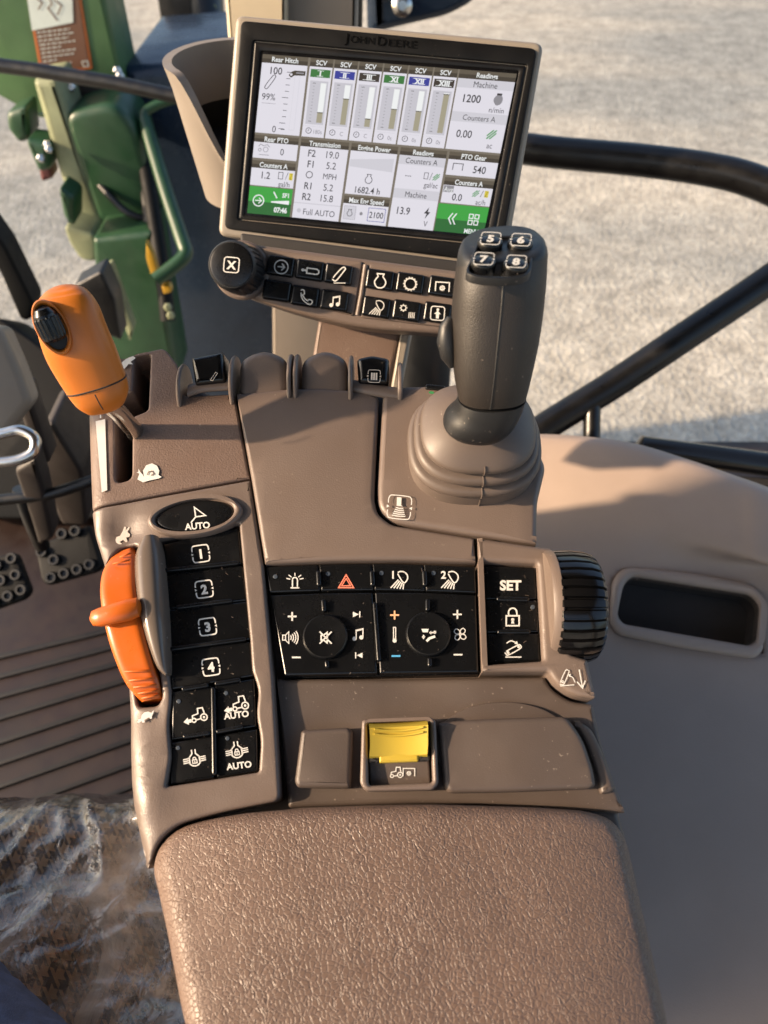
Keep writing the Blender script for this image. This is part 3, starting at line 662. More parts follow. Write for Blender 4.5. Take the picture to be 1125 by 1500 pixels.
def cr(b, h):
    i_plus(Ic(b, A, 578, 901, 6.5, 0, 'warm', h, 2.6)); i_therm(Ic(b, A, 578, 929, 10, 0, 'white', h)); Ic(b, A, 580, 961, 6.5, 0, 'blue', h, 2.8).l([(-1, 0), (1, 0)])
    i_plus(Ic(b, A, 670, 900, 6.5, 0, 'white', h, 2.6)); i_fan(Ic(b, A, 674, 929, 10, 0, 'white', h, 1.5)); Ic(b, A, 671, 959, 6.5, 0, 'white', h, 2.6).l([(-1, 0), (1, 0)])
button(A, [(395, 871), (470, 868), (547, 867), (554, 988), (416, 991)], PH, 3, parent=bp, label='black radio rocker panel with volume and track marks', draw=cl, name='rocker_pad')
button(A, [(548, 867), (620, 867), (698, 871), (702, 986), (555, 988)], PH, 3, parent=bp, label='black climate rocker panel with temperature and fan marks', draw=cr, name='rocker_pad')
for x, y, fn, lb in ((477, 934, i_mute, 'round black mute button'), (627, 930, i_vent, 'round black air vent button')):
    b = MB(); o_ = A.hit(x, y, 0); r = 33 * A.mpp(x, y)
    b.lathe(o_, A.n, [(r, -.003), (r, .0028), (r - .0003, .0036), (r - .001, .0042), (r - .0018, .0041), (r * .6, .0036), (r * .2, .0033)], 'black', 48, ex=A.ex)
    fn(Ic(b, A, x, y, 11, 0, 'white', .0043, 2.2)); part(b, 'round_button', bp, lb)
for p0, p1 in [((474, 882), (475, 896)), ((479, 971), (480, 978)), ((626, 881), (626, 895)), ((629, 967), (629, 976)), ((549, 886), (555, 968))]: bar(A, p0, p1, 6.5, PH, bp)

# SET / dial housing
b = MB()
dh = [(697, 791, 2), (785, 804, 3), (806, 806, 4), (822, 820, 8), (832, 960, 6), (858, 968, 4), (871, 1026, 5), (838, 1022, 14), (811, 1004, 12), (800, 987, 4), (704, 987, 2)]
b.plate(A, rnd(dh, 5), 'taupe', .006, .03, .003, holes=[rnd([(707, 827, 2), (784, 830, 4), (792, 970, 4), (713, 975, 2)], 2)], nb=4, grid=.012, warp=warpfun([(806, 890, 14, .002)]))
I = Ic(b, A, 829, 992, 10, -2, 'white', .0068, 1.4); I.l(spl([(-.85, .75), (-.05, -.95), (.35, -1), (.45, -.7), (-.3, .95), (-.7, 1.05)], True, 4)).c(-.5, .65, .14).l([(-.9, 1.25), (1.2, 1.15)]).l(spl([(1.3, .8), (1.0, .1), (.55, -.2)], False, 4)).f([(.3, -.35), (.75, -.5), (.6, .05)])
Ic(b, A, 852, 994, 12, 0, 'white', .0068, 1.8).l([(-.3, -1.1), (.1, 1.1)]).l([(-.55, .4), (.1, 1.15), (.45, .25)])
dhs = part(b, 'dial_housing')
b = MB(); b.plate(A, rnd([(706, 826), (785, 829), (793, 971), (712, 976)], 2), 'black', -.006, .004, 0); stp = part(b, 'set_panel')
def s1(b, h): b.text(A, 'SET', 748, 857, 14.5, 'white', h, 0, .04)
def s2(b, h): i_lock(Ic(b, A, 751, 902, 14.5, 0, 'white', h, 2.4))
def s3(b, h): i_arm(Ic(b, A, 752, 950, 12.5, 0, 'white', h, 1.9))
button(A, [(708, 828), (784, 831), (787, 879), (710, 879)], .001, 2, parent=stp, label='black button printed SET', draw=s1, shrink=.0003)
button(A, [(710, 879), (787, 879), (790, 927), (712, 928)], .001, 2, parent=stp, label='black button with a padlock', draw=s2, led=(780, 890), shrink=.0002)
button(A, [(712, 928), (790, 927), (792, 970), (714, 974)], .001, 2, parent=stp, label='black button with a lowering hitch arm', draw=s3, shrink=.0003)
for p0, p1 in [((728, 879), (772, 880)), ((729, 927), (774, 927))]: bar(A, p0, p1, 6.5, .001, stp)
# collar + black ribbed dial (axis to the right)
o_ = A.hit(808, 886, -.006); rr = 83 * A.mpp(818, 886)
b = MB(); b.lathe(o_ - A.ex * .0035, A.ex, [(rr * .93, -.002), (rr * .97, 0), (rr * .98, .003), (rr * .93, .0042)], 'taupe', 64); part(b, 'dial_collar')
def rib(i, r, hh): return 1.0 if (i % 8) > 1 else .93
b = MB(); W = .0245
o2 = A.hit(811, 889, -.006)
b.lathe(o2, A.ex, [(rr * .9, -.004), (rr * .985, -.002), (rr * 1.0, 0), (rr * 1.01, W * .35), (rr * .985, W * .7), (rr * .93, W * .9), (rr * .84, W), (rr * .3, W)], 'gloss_black', 272, mod=rib)
part(b, 'ribbed_dial', label='black ribbed scroll dial on the right edge', sharp=25)

# lower panel
b = MB()
lo = [(403, 992, 2), (800, 989, 4), (811, 1007, 12), (838, 1025, 14), (872, 1029, 4), (885, 1090, 20), (905, 1150, 20), (922, 1192, 6), (640, 1176, 60), (420, 1184, 6)]
b.plate(A, rnd(lo, 5), 'taupe_dark', -.003, .02, .003, nb=4, grid=.012, warp=warpfun([(600, 1010, 60, -.003), (470, 1100, 60, -.002), (500, 1120, 60, -.002)])); part(b, 'lower_panel')
b = MB(); b.plate(A, rnd([(441, 1069, 6), (511, 1065, 6), (518, 1072, 6), (515, 1156, 7), (436, 1155, 7), (431, 1146, 6)], 6), 'taupe_dark', .003, .01, .003, nb=4); part(b, 'blank_plate')
b = MB(); b.plate(A, rnd([(530, 1056, 6), (630, 1052, 6), (638, 1058, 6), (642, 1150, 8), (634, 1159, 8), (536, 1161, 8), (527, 1150, 8)], 6), 'taupe', .009, .016, .0018, holes=[rnd([(539, 1062), (628, 1059), (632, 1147), (541, 1151)], 5)], nb=4); sw = part(b, 'switch_frame', label='raised frame of the yellow take-off switch')
b = MB(); PT = Plane(A.hit(584, 1130, .0035), (0, -.42, .9)); b.plate(PT, rnd([(539, 1098), (628, 1096), (632, 1150), (541, 1154)], 4), 'taupe_dark', .0, .006, .001)
i_tractor(Ic(b, PT, 579, 1131, 11.5, 0, 'white', .0004, 1.5)); i_pto(Ic(b, PT, 599, 1132, 8.5, 0, 'white', .0004, 1.4)); part(b, 'switch_face', sw)
b = MB(); Ls = [(540, 1060), (541, 1066), (542, 1080), (542, 1094), (541, 1108), (541, 1113)]; Rs = [(626, 1056), (627, 1062), (627, 1076), (627, 1090), (626, 1105), (626, 1111)]; Hs = [.009, .0135, .0122, .0115, .0105, .006]; rings = []
for l, r, hh in zip(Ls, Rs, Hs):
    a = A.hit(*l, hh); c = A.hit(*r, hh); ring = [a.lerp(c, k / 10) - A.n * (.0022 * (1 - (2 * k / 10 - 1) ** 2)) for k in range(11)]
    rings.append(ring + [c - A.n * .012, a - A.n * .012])
b.loft(rings, 'yellow'); yk = part(b, 'yellow_rocker', sw)
b = MB(); b.plate(A, rnd([(555, 1105), (613, 1103), (613, 1118), (555, 1120)], 3), 'yellow', .0085, .008, .001)
for y, hh in ((1068, .0136), (1075, .0130)):
    b.tube([A.hit(548 + 72 * s, y - 3 * s + 4 * (1 - (2 * s - 1) ** 2), hh - .0020 * (1 - (2 * s - 1) ** 2)) for s in [k / 8 for k in range(9)]], .0006, 'yellow', 6)
part(b, 'rocker_lip', sw)
for x0, y0 in ((541, 1111), (615, 1109)):
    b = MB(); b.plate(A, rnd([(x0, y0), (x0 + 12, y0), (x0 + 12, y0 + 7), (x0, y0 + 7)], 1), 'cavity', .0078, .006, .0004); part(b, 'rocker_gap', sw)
b = MB(); b.plate(A, ell(738, 1092, 104, 65, 0, 64), 'taupe_dark', -.0005, .006, .0008, nb=2); part(b, 'lid_recess')
b = MB(); b.plate(A, rnd([(640, 1058, 8), (700, 1054, 10), (828, 1050, 10), (852, 1082, 30), (868, 1130, 20), (871, 1152, 6), (862, 1157, 6), (740, 1162, 30), (656, 1163, 8), (648, 1150, 6)], 6), 'taupe_dark', .005, .008, .003, nb=5, grid=.012, warp=warpfun([(750, 1100, 70, .002)])); part(b, 'storage_lid', label='smooth brown storage lid right of the yellow switch')
b = MB(); b.plate(A, rnd([(836, 1052, 10), (866, 1062, 16), (884, 1100, 20), (905, 1160, 14), (880, 1165, 6), (876, 1140, 10), (856, 1082, 20)], 6), 'taupe_dark', .0005, .008, .003, nb=4); part(b, 'lid_surround')

def lint(parent, boxes, h, n):
    b = MB(); rl = random.Random(5)
    for k in range(n):
        x0, y0, x1, y1 = rl.choice(boxes); x = rl.uniform(x0, x1); y = rl.uniform(y0, y1); a = rl.uniform(0, 6.28); L = rl.uniform(1, 7) * rl.random(); q = [(x, y)]
        for i in range(4): a += rl.uniform(-.5, .5); x += L / 4 * math.cos(a) + .1; y += L / 4 * math.sin(a); q.append((x, y))
        b.stroke(A, q, rl.uniform(.3, .6), 'taupe', h)
    o = part(b, 'lint', parent); o['kind'] = 'stuff'
lint(strip, [(250, 800, 350, 990), (255, 1010, 375, 1130), (255, 1000, 375, 1090)], SH + .0006, 34)
lint(bp, [(395, 832, 690, 868), (410, 880, 690, 980), (395, 832, 690, 850)], PH + .0016, 30)
lint(stp, [(712, 832, 786, 970)], .0016, 22)
# leather pad
tC = (A.hit(560, 1185) - CAM).dot(FW)
C = Plane(at(560, 1185, tC) + Vector((0, 0, .004)), (0, -.03, 1))
pad = _spl([(262, 1480), (238, 1362), (222, 1295), (216, 1260), (228, 1226), (256, 1205), (300, 1195), (360, 1188)], False, 3) + [(460, 1182), (640, 1178), (780, 1180)] + _spl([(850, 1182), (890, 1190), (914, 1208), (928, 1236), (938, 1280), (985, 1480)], False, 3) + [(1050, 1800), (345, 1800)]
b = MB()
def padwarp(x, y):
    return 0.004 * math.exp(-(x / .09) ** 2) - .010 * min(1, abs(x - .012) / .125) ** 5 + .0006 * noise.noise(Vector((x * 30, y * 30, 3)))
b.plate(C, rnd(pad, 2, 2), 'leather', .006, .06, .011, nb=7, grid=.012, warp=padwarp); part(b, 'armrest_pad', label='brown grained leather armrest pad')

# hydraulic lever bank at the top edge
def drum(x0, x1, y, r, m, name, hh=-.004, label=None, chamfer=.0015):
    a = A.hit(x0, y, hh); c = A.hit(x1, y, hh); wv = (c - a).length; b = MB()
    b.lathe(a, c - a, [(r - chamfer, 0), (r, chamfer), (r, wv - chamfer), (r - chamfer, wv)] if wv < .01 else [(r * .72, 0), (r * .82, .001), (r * .92, wv * .14), (r * .985, wv * .32), (r, wv * .5), (r * .985, wv * .68), (r * .92, wv * .86), (r * .82, wv - .001), (r * .72, wv)], m, 48); return part(b, name, label=label)
N44 = Plane(A.hit(430, 572, .0), (0, -.62, .78))
for x0, x1 in ((351, 424), (441, 511)):
    b = MB(); mx = (x0 + x1) / 2; b.plate(N44, _spl([(x0, 602), (x0 + .5, 556), (x0 + 2, 536), (x0 + 12, 524), (mx, 516), (x1 - 12, 523), (x1 - 2, 535), (x1 - .5, 556), (x1, 602)], False, 4), 'taupe', .0065, .04, .006, nb=6); part(b, 'hydraulic_lever')
for x0, x1, y in [(343, 349, 566), (425, 431, 564), (434, 440, 564), (512, 518, 566), (582, 589, 572), (268, 274, 574)]: drum(x0, x1, y, .0205 if 300 < x0 < 560 else .0185, 'taupe', 'lever_fin', chamfer=.001)
N45 = Plane(A.hit(310, 570, 0), (0, -.62, .78))
b = MB(); b.plate(N45, rnd([(285, 530), (332, 521), (337, 566), (291, 572)], 5), 'black', .012, .02, .004, nb=4); I = Ic(b, N45, 313, 551, 7, 8, 'silver', .0124, .9); I.l([(-.6, .9), (.3, -.9), (.7, -.7), (-.1, 1.0)], True); part(b, 'hydraulic_lever', label='black lever with a loader arm mark')
N46 = Plane(A.hit(548, 570, 0), (0, -.62, .78))
b = MB(); b.plate(N46, rnd([(523, 531), (545, 526), (571, 531), (570, 570), (525, 568)], 6), 'black', .012, .02, .004, nb=4); I = Ic(b, N46, 548, 551, 9, 2, 'silver', .0124, 1.0); i_num(I, 'III'); part(b, 'hydraulic_lever', label='black lever with a boxed III mark')
for l in ([(276, 570), (300, 563), (340, 560)], [(517, 562), (545, 568), (583, 574)]):
    b = MB(); q = spl(l, False, 4); rings = []
    for x, y in q:
        c = A.hit(x, y + 3, .006); rings.append([c + A.ey * .0045 * math.cos(a) + A.n * .003 * math.sin(a) for a in [2 * math.pi * k / 12 for k in range(12)]])
    b.loft(rings, 'taupe'); part(b, 'lever_lip')

# ================================================================== ORANGE LEVER
def slices(rows, asp, m, sup=2.2, n=28, mb=None, sub=4):
    """rows: (xl, yl, xr, yr, depth) silhouette pairs, smoothed along the length"""
    R5 = spl([tuple(r) for r in rows], False, sub) if sub > 1 else rows
    R5 = [tuple(r) for r in R5]; cs = [(at(r[0], r[1], r[4]) + at(r[2], r[3], r[4])) / 2 for r in R5]; rings = []
    for i, r in enumerate(R5):
        a = (at(r[2], r[3], r[4]) - at(r[0], r[1], r[4])) / 2
        d = (cs[min(i + 1, len(cs) - 1)] - cs[max(i - 1, 0)]).normalized(); a_ = a - d * a.dot(d) * .0
        bb = d.cross(a_).normalized() * a.length * asp; ring = []
        for k in range(n):
            t = 2 * math.pi * k / n; c, s = math.cos(t), math.sin(t); q = (abs(c) ** sup + abs(s) ** sup) ** (-1 / sup)
            ring.append(cs[i] + (a_ * c + bb * s) * q)
        rings.append(ring)
    mb = mb or MB(); mb.loft(rings, m); return mb, rings
def spl5(pts, n):
    return pts
def spl(pts, closed=True, n=6):
    if len(pts[0]) <= 3: return _spl(pts, closed, n)
    N = len(pts); out = []
    for i in range(N - 1):
        g = lambda k: pts[max(0, min(N - 1, k))]
        p = [g(i - 1), g(i), g(i + 1), g(i + 2)]
        for j in range(n):
            s = j / n; out.append(tuple(.5 * (2 * b_ + (c_ - a_) * s + (2 * a_ - 5 * b_ + 4 * c_ - d_) * s * s + (3 * b_ - a_ - 3 * c_ + d_) * s ** 3) for a_, b_, c_, d_ in zip(*p)))
    out.append(tuple(pts[-1])); return out
lev = thing('speed_lever', 'orange plastic lever knob on a steel stalk standing in the console slot', 'lever', A.hit(188, 625))
b, _ = slices([(84, 421, 94, 419, .405), (68, 427, 114, 420, .406), (57, 440, 130, 428, .408), (54, 460, 143, 447, .41), (58, 490, 154, 475, .414), (68, 522, 166, 503, .419), (84, 552, 176, 529, .425), (99, 576, 184, 551, .430)], .62, 'orange', 2.5)
b.build('lever_knob', lev, sharp=60)
kr = _[-1]; b = MB(); b.tube([p for p in kr], .0005, 'cavity', 6, closed=True); b.tube([at(139, 578, .4168), at(145, 590, .419), at(151, 600, .424)], .0004, 'cavity', 6); b.build('knob_seam', lev)
b, _ = slices([(99, 577, 184, 552, .4302), (110, 591, 188, 569, .433), (122, 600, 185, 583, .436), (132, 603, 178, 592, .438), (146, 603, 166, 599, .439)], .62, 'orange', 2.5)
b.build('knob_base', lev)
b = MB(); b.tube([at(150, 585, .435), at(172, 602, .448), at(196, 630, .475), at(210, 655, .52)], .0056, 'chrome', 20); b.build('steel_stalk', lev)
d_ = (at(166, 590, .436) - at(92, 430, .406)).normalized(); wc = at(72, 476, .3975)
b = MB(); b.lathe(wc - d_ * .010, d_, [(.002, .0005), (.0040, .0012), (.0058, .0042), (.0060, .0055), (.0066, .0062), (.0067, .015), (.0062, .017), (.0050, .0185), (.003, .019)], 'black', 96, mod=lambda i, r, h: 1.0 if i % 6 > 1 or h < .006 or h > .016 else .90)
b.build('scroll_wheel', lev, 'black ribbed scroll wheel set in the orange knob', sharp=20)
b = MB(); b.lathe(at(76, 480, .4035) , at(76, 480, .39) - at(76, 480, .4035), [(.0135, -.004), (.0134, .004), (.0128, .0058), (.0118, .0058), (.0109, .004), (.0107, .0)], 'orange', 36, ex=tuple(d_), sxy=(1.15, .62)); b.build('wheel_rim', lev)
b = MB(); b.lathe(at(76, 480, .4035) , at(76, 480, .39) - at(76, 480, .4035), [(.0105, 0), (.0105, .0036), (.001, .0036)], 'cavity', 36, ex=tuple(d_), sxy=(1.15, .62)); b.build('wheel_recess', lev)

# ================================================================== JOYSTICK
jo = thing('joystick', 'black joystick with four numbered buttons on a taupe bellows boot', 'joystick', A.hit(690, 690))
b = MB(); o_ = A.hit(690, 668, .004); k = A.mpp(690, 690)
tilt = (at(722, 560, .395) - o_).normalized(); ax = (A.n * .85 + tilt * .15).normalized()
r0 = 96 * k
prof = [(.97 * r0, -.008), (.955 * r0, .010), (.94 * r0, .0118)]; ro = .0041
for Rk, zc, a1 in ((.985 * r0, .0168, 90), (.90 * r0, .0262, 90), (.815 * r0, .0356, 45)):
    prof += [(Rk - ro - .003, zc - ro - .0004), (Rk - ro - .0032, zc - ro + .0001)] + [(Rk - ro + ro * math.cos(R(a)), zc + ro * math.sin(R(a))) for a in range(-90, a1 + 1, 15)]
prof += [(.74 * r0, .0402), (.62 * r0, .0438), (.45 * r0, .0475), (.3 * r0, .0492), (.15 * r0, .05)]
b.lathe(o_, ax, prof, 'boot', 72, sup=2.6, ex=A.ex, sxy=(1, .88))
b.build('rubber_boot', jo, sharp=45)
b = MB(); ey_ = ax.cross((A.ex - ax * A.ex.dot(ax)).normalized()); dm = (-ey_ + A.ex * .08).normalized()
b.tube([o_ + dm * (r_ * .884 + .0003) + ax * h_ for r_, h_ in prof[:-4]], .0005, 'taupe_dark', 6); b.build('boot_seam', jo)
b, rg = slices([(669.0, 390, 800.0, 380, 0.368), (664.6, 425, 798.1, 415, 0.372), (662.2, 460, 794.2, 455, 0.378), (661.8, 495, 789.3, 492, 0.3835), (663.4, 530, 782.4, 526, 0.389), (667.0, 560, 775.5, 556, 0.3945), (671.6, 583, 769.6, 579, 0.3995)], .86, 'grip', 2.35, 40)
b.build('grip', jo, sharp=50)
b, _ = slices([(671, 584, 770, 580, .3997), (665, 597, 765, 595, .4035), (654, 608, 757, 611, .408), (649, 616, 748, 622, .412), (654, 622, 738, 630, .415)], .86, 'black_rough', 2.3, 40); b.build('grip_collar', jo, sharp=50)
# top cap
top = rg[0]; cx_ = sum(top, Vector()) / len(top); rgs = [top]
axj = (sum(rg[0], Vector()) / 40 - sum(rg[6], Vector()) / 40).normalized()
back = (Vector((0, 1, 0)) - axj * axj.y).normalized()
for sc, hh in [(.995, .003), (.97, .0062), (.92, .0088), (.84, .0100)]:
    rgs.append([cx_ + (p - cx_) * sc + axj * (hh + .46 * min(1, hh / .01) * (p - cx_).dot(back) * sc) for p in top])
TN = (axj - back * .46).normalized()
b = MB(); b.loft(rgs, 'black_rough'); b.build('grip_cap', jo, sharp=60)
TP = Plane(cx_ + axj * .0101, TN)
b = MB(); b.plate(TP, spl([(685, 404), (690, 380), (704, 353), (735, 347), (775, 349), (783, 356), (780, 380), (772, 405), (730, 411)], True, 5), 'black_rough', .0012, .004, .0006, holes=[spl([(689, 402), (694, 380), (707, 355), (737, 350), (773, 352), (779, 358), (776, 380), (768, 402), (730, 408)], True, 5)], nb=2, shrink=0); b.build('button_surround', jo)
for n, x, y in (('5', 717, 358), ('6', 761, 360), ('7', 707, 388), ('8', 754, 392)):
    b = MB(); kk = TP.mpp(x, y); r = 18.5 * kk; oo = TP.hit(x, y + 3, 0)
    b.lathe(oo, TP.n, [(r * 1.03, -.003), (r * 1.0, .002), (r * .95, .0032), (r * .86, .0037), (r * .4, .0040), (r * .1, .004)], 'black', 36, ex=TP.ex, sxy=(1, .92))
    X, Y, _t = proj(oo + TP.n * .0042)
    class Sq(Ic):
        def P(s, x, y): return (s.cx + (x + .12 * -y) * s.sc, s.cy + y * s.sc * .62 + x * .7)
    i_num(Sq(b, TP, X, Y, 14, 0, 'white', .0044, 1.3), n); b.build('button', jo, 'button printed with a boxed ' + n)
b = MB(); q = [at(660, 465, .379), at(656, 478, .381), at(655, 500, .384), at(658, 522, .387), at(663, 537, .390)]
b.tube(q, [.002, .0045, .0055, .0045, .002], 'black_rough', 10); b.build('side_button', jo)
# seam on the grip
sm = []
for i in range(len(rg)):
    best = max(rg[i], key=lambda p: -abs(proj(p)[0] - (742 - 20 * i / len(rg))) - (1000 if (p - CAM).length > (sum(rg[i], Vector()) / 40 - CAM).length else 0)); sm.append(best)
xs_ = [proj(p)[0] for p in sm]
b = MB()
ring_pts = []
for i, r in enumerate(rg):
    tx = 740 - 22 * i / (len(rg) - 1); c_ = sum(r, Vector()) / 40; fr = [p for p in r if (p - CAM).length < (c_ - CAM).length + .002]
    fr.sort(key=lambda p: proj(p)[0])
    for p, q in zip(fr, fr[1:]):
        if proj(p)[0] <= tx <= proj(q)[0]:
            s = (tx - proj(p)[0]) / max(1e-6, proj(q)[0] - proj(p)[0]); ring_pts.append(p.lerp(q, s)); break
if len(ring_pts) > 3: b.tube(ring_pts, .00045, 'black_rough', 6); b.build('grip_seam', jo)

# ================================================================== DISPLAY
D = Plane(at(560, 200, .60), (-.08, -.865, .5), (1, 0, 0))
di = thing('display_monitor', 'touchscreen monitor in a black bezel showing white tractor gauges', 'monitor', at(530, 380, .62))
outer = [(344, 20, 14), (798, 61, 16), (739, 398, 14), (318, 346, 14)]
b = MB(); b.plate(D, rnd(outer, 12, 6), 'shell', 0, .04, .004, nb=4); b.build('monitor_shell', di)
inner = [(354, 31, 10), (787, 72, 12), (731, 386, 8), (329, 335, 10)]
scrn = [(372, 60), (772, 96), (722, 360), (349, 322)]
b = MB(); b.plate(D, rnd(inner, 10, 6), 'bezel', .0022, .004, .0012, holes=[rnd(scrn, 4)], shrink=0)
for st, x, y, hh in (('J', 508, 55, 14), ('OHN', 531, 58, 11), ('D', 560, 60, 14), ('EERE', 590, 63.5, 11)): b.text(D, st, x, y, hh, 'bezel_text', .0027, 5, .008, 1.36 if st == 'EERE' else 1.04)
b.build('bezel', di)
win = [(383, 76), (759, 105), (712, 348), (359, 314)]
b = MB(); b.plate(D, rnd(scrn, 4), 'bezel_in', .0016, .004, .0022, holes=[rnd(win, 2)], nb=2, shrink=.0002); b.build('inner_frame', di)
b = MB(); b.plate(D, rnd([(380, 72), (763, 102), (715, 351), (356, 317)], 2), 'bezel_gap', .0003, .003, 0); b.build('screen_border', di); b = MB()
cTL, cTR, cBR, cBL = [Vector(p) for p in ((385, 79), (757, 108), (708, 345), (362, 312))]
def SC(x, y): # screen units 0..100 x 0..64
    u, v = x / 100, y / 64; p = (cTL * (1 - u) + cTR * u) * (1 - v) + (cBL * (1 - u) + cBR * u) * v; return p.x, p.y
def rc(x0, y0, x1, y1, m, l=1): b.flat(D, [SC(x0, y0), SC(x1, y0), SC(x1, y1), SC(x0, y1)], m, .0004 + .00012 * l)
def tx(s, x, y, hh, m='e_txt', l=4, bold=.0, sx=.88): b.text(D, s, x, y, hh * 1.14, m, .0004 + .00012 * l, 0, bold, sx, tf=SC)
def sl(pts, wd, m='e_txt', l=4, closed=False): b.stroke(D, [SC(*p) for p in pts], wd, m, .0004 + .00012 * l, closed)
rc(0, 0, 100, 64, 'e_gap', 1)
def head(x0, x1, y0, y1, s): rc(x0, y0, x1, (y0 + y1) / 2, 'e_headb', 2); rc(x0, (y0 + y1) / 2, x1, y1, 'e_head', 2); tx(s, (x0 + x1) / 2, (y0 + y1) / 2, 1.75, 'e_wh2', 4, .02)
def tile(x0, y0, x1, y1, s, hh=3.4): head(x0, x1, y0, y0 + hh, s); rc(x0, y0 + hh, x1, y1, 'e_white', 2)
tile(0, 0, 18, 31.5, 'Rear Hitch')
tx('100', 6, 6.2, 2.6, bold=.01); tx('0', 7.5, 29.5, 2.4); tx('99%', 4, 16.8, 2.4); sl([(1.5, 19.5), (7, 19.5)], .6, 'e_mid')
for k in range(10): sl([(10.2 - (.9 if k % 4 == 0 and 0 < k < 9 else 0), 6.5 + 2.55 * k), (11.8, 6.5 + 2.55 * k)], .9)
sl([(9.2, 29.2), (11.5, 29.2)], .9); rc(13.5, 7, 15.6, 29.5, 'e_soft', 3); rc(13.6, 7.2, 15.5, 29.3, 'e_white', 4)
b.flat(D, [SC(*p) for p in [(11, 7.6), (12, 8.6), (13.3, 7.6), (17.5, 7.4), (17.5, 5.6), (13.3, 5.6), (12, 6.2)]], 'e_head', .0011); b.flat(D, [SC(*p) for p in [(13.8, 6.2), (17, 6.2), (17, 6.8), (13.8, 6.8)]], 'e_mid', .0012); b.flat(D, [SC(*p) for p in ell(12.0, 7.3, .5, .5, 0, 10)], 'e_white', .0012)
sl(spl([(2.2, 12.6), (4.8, 8.4), (5.8, 8.2), (5.8, 9.2), (3.3, 13.4), (2.3, 13.6)], True, 3), 1.1, 'e_txt', 4, True)
xs = [18.6, 28.2, 37.9, 47.7, 57.6, 67.5, 77.3]
for k, (nm, cl_, lv, tm) in enumerate((('I', 'e_green', .26, '180s'), ('II', 'e_blue', .66, 'C'), ('III', 'e_black', .2, 'C'), ('XI', 'e_green', .5, '0s'), ('XII', 'e_blue', .5, '0s'), ('XIII', 'e_black', .98, '0s'))):
    x0, x1 = xs[k] + .3, xs[k + 1] - .3; tile(x0, 0, x1, 31.5, 'SCV'); c = (x0 + x1) / 2
    rc(x0 + .6, 4.4, x1 - .6, 7.6, cl_, 3); tx(nm, c, 6.0, 1.9, 'e_wh2', 4, .04, 1.0); wI = .65 * len(nm) + .6
    sl([(c - wI, 4.95), (c + wI, 4.95)], .8, 'e_wh2', 4); sl([(c - wI, 7.05), (c + wI, 7.05)], .8, 'e_wh2', 4)
    rc(x0 + .9, 9, x1 - .9, 26.4, 'e_grey', 3); bx = c + .7
    for q in range(13): wd = 1.2 if q in (0, 12) else .6; sl([(c - 1.9 - wd / 2, 10 + 1.27 * q), (c - 1.9 + wd / 2, 10 + 1.27 * q)], .8, 'e_txt' if q in (0, 12) else 'e_mid')
    rc(bx, 9.8, bx + 2.2, 25.6, 'e_wh2', 4); yy = 25.6 - 15.6 * lv; rc(bx, yy, bx + 2.2, 25.6, 'e_bar', 5); sl([(bx - .1, yy), (bx + 2.3, yy)], 1.3, 'e_head', 6)
    sl(ell(c - 1.9, 29, 1.1, 1.1, 0, 14), .9, 'e_txt', 4, True); sl([(c - 1.9, 28.3), (c - 1.9, 29), (c - 2.4, 29.2)], .7); tx(tm, c + 1.8, 29.2, 1.5, 'e_mid'); sl([(x0 + 1, 27.2), (x1 - 1, 27.2)], .4, 'e_grey')
tile(77.6, 0, 100, 31.5, 'Readings'); rc(77.6, 3.4, 100, 7, 'e_soft', 3); tx('Machine', 88.8, 5.3, 2.1); tx('1200', 84.5, 11, 2.8, bold=.015)
b.flat(D, [SC(*p) for p in spl([(94, 9), (93, 11), (94.4, 13), (96.2, 12.2), (96.6, 10.4), (95.8, 9)], True, 3)], 'e_mid', .00095); rc(94, 8.2, 96, 9, 'e_txt', 5); tx('n/min', 95, 14.8, 2.0)
rc(77.6, 16.5, 100, 20.4, 'e_soft', 3); tx('Counters A', 88.8, 18.5, 2.0); tx('0.00', 84, 25, 2.7, bold=.01); tx('ac', 95, 28.8, 2.0)
def hatch(x, y, s):
    for k in range(3): o = k * s / 3 - s / 3; sl([(x - s / 2 + max(0, o), y + s / 2 + min(0, o)), (x + s / 2 + min(0, o), y - s / 2 + max(0, o))], 1.8 * s / 3.4, 'e_hatch')
hatch(95, 24.5, 3.6)
tile(0, 32.4, 18, 41.6, 'Rear PTO', 2.8); tx('0', 11.8, 38.4, 2.4); I_ = [(2, 37), (2.8, 36), (4, 36.6), (5.5, 36), (6.5, 37)]; sl(I_, 1, 'e_mid'); sl(ell(5, 38, 1, 1, 0, 10), .9, 'e_mid', 4, True); sl(ell(2.6, 38.3, .6, .6, 0, 8), .9, 'e_mid', 4, True); sl([(2.5, 40.2), (6.5, 40.2)], .9, 'e_mid')
tile(0, 42.6, 18, 52.6, 'Counters A', 3); tx('1.2', 6.2, 48.2, 2.5, bold=.01); tx('gal/h', 14, 51.2, 1.9); sl([(11.4, 46.6), (13.2, 46.6), (13.2, 49.2), (11.4, 49.2)], .9, closed=True); sl([(14.3, 49.4), (15.3, 46.4)], .8); rc(15.8, 46.6, 17.3, 49.4, 'e_yel', 4); sl([(16.1, 47), (17, 47), (16.1, 49), (17, 49)], .7)
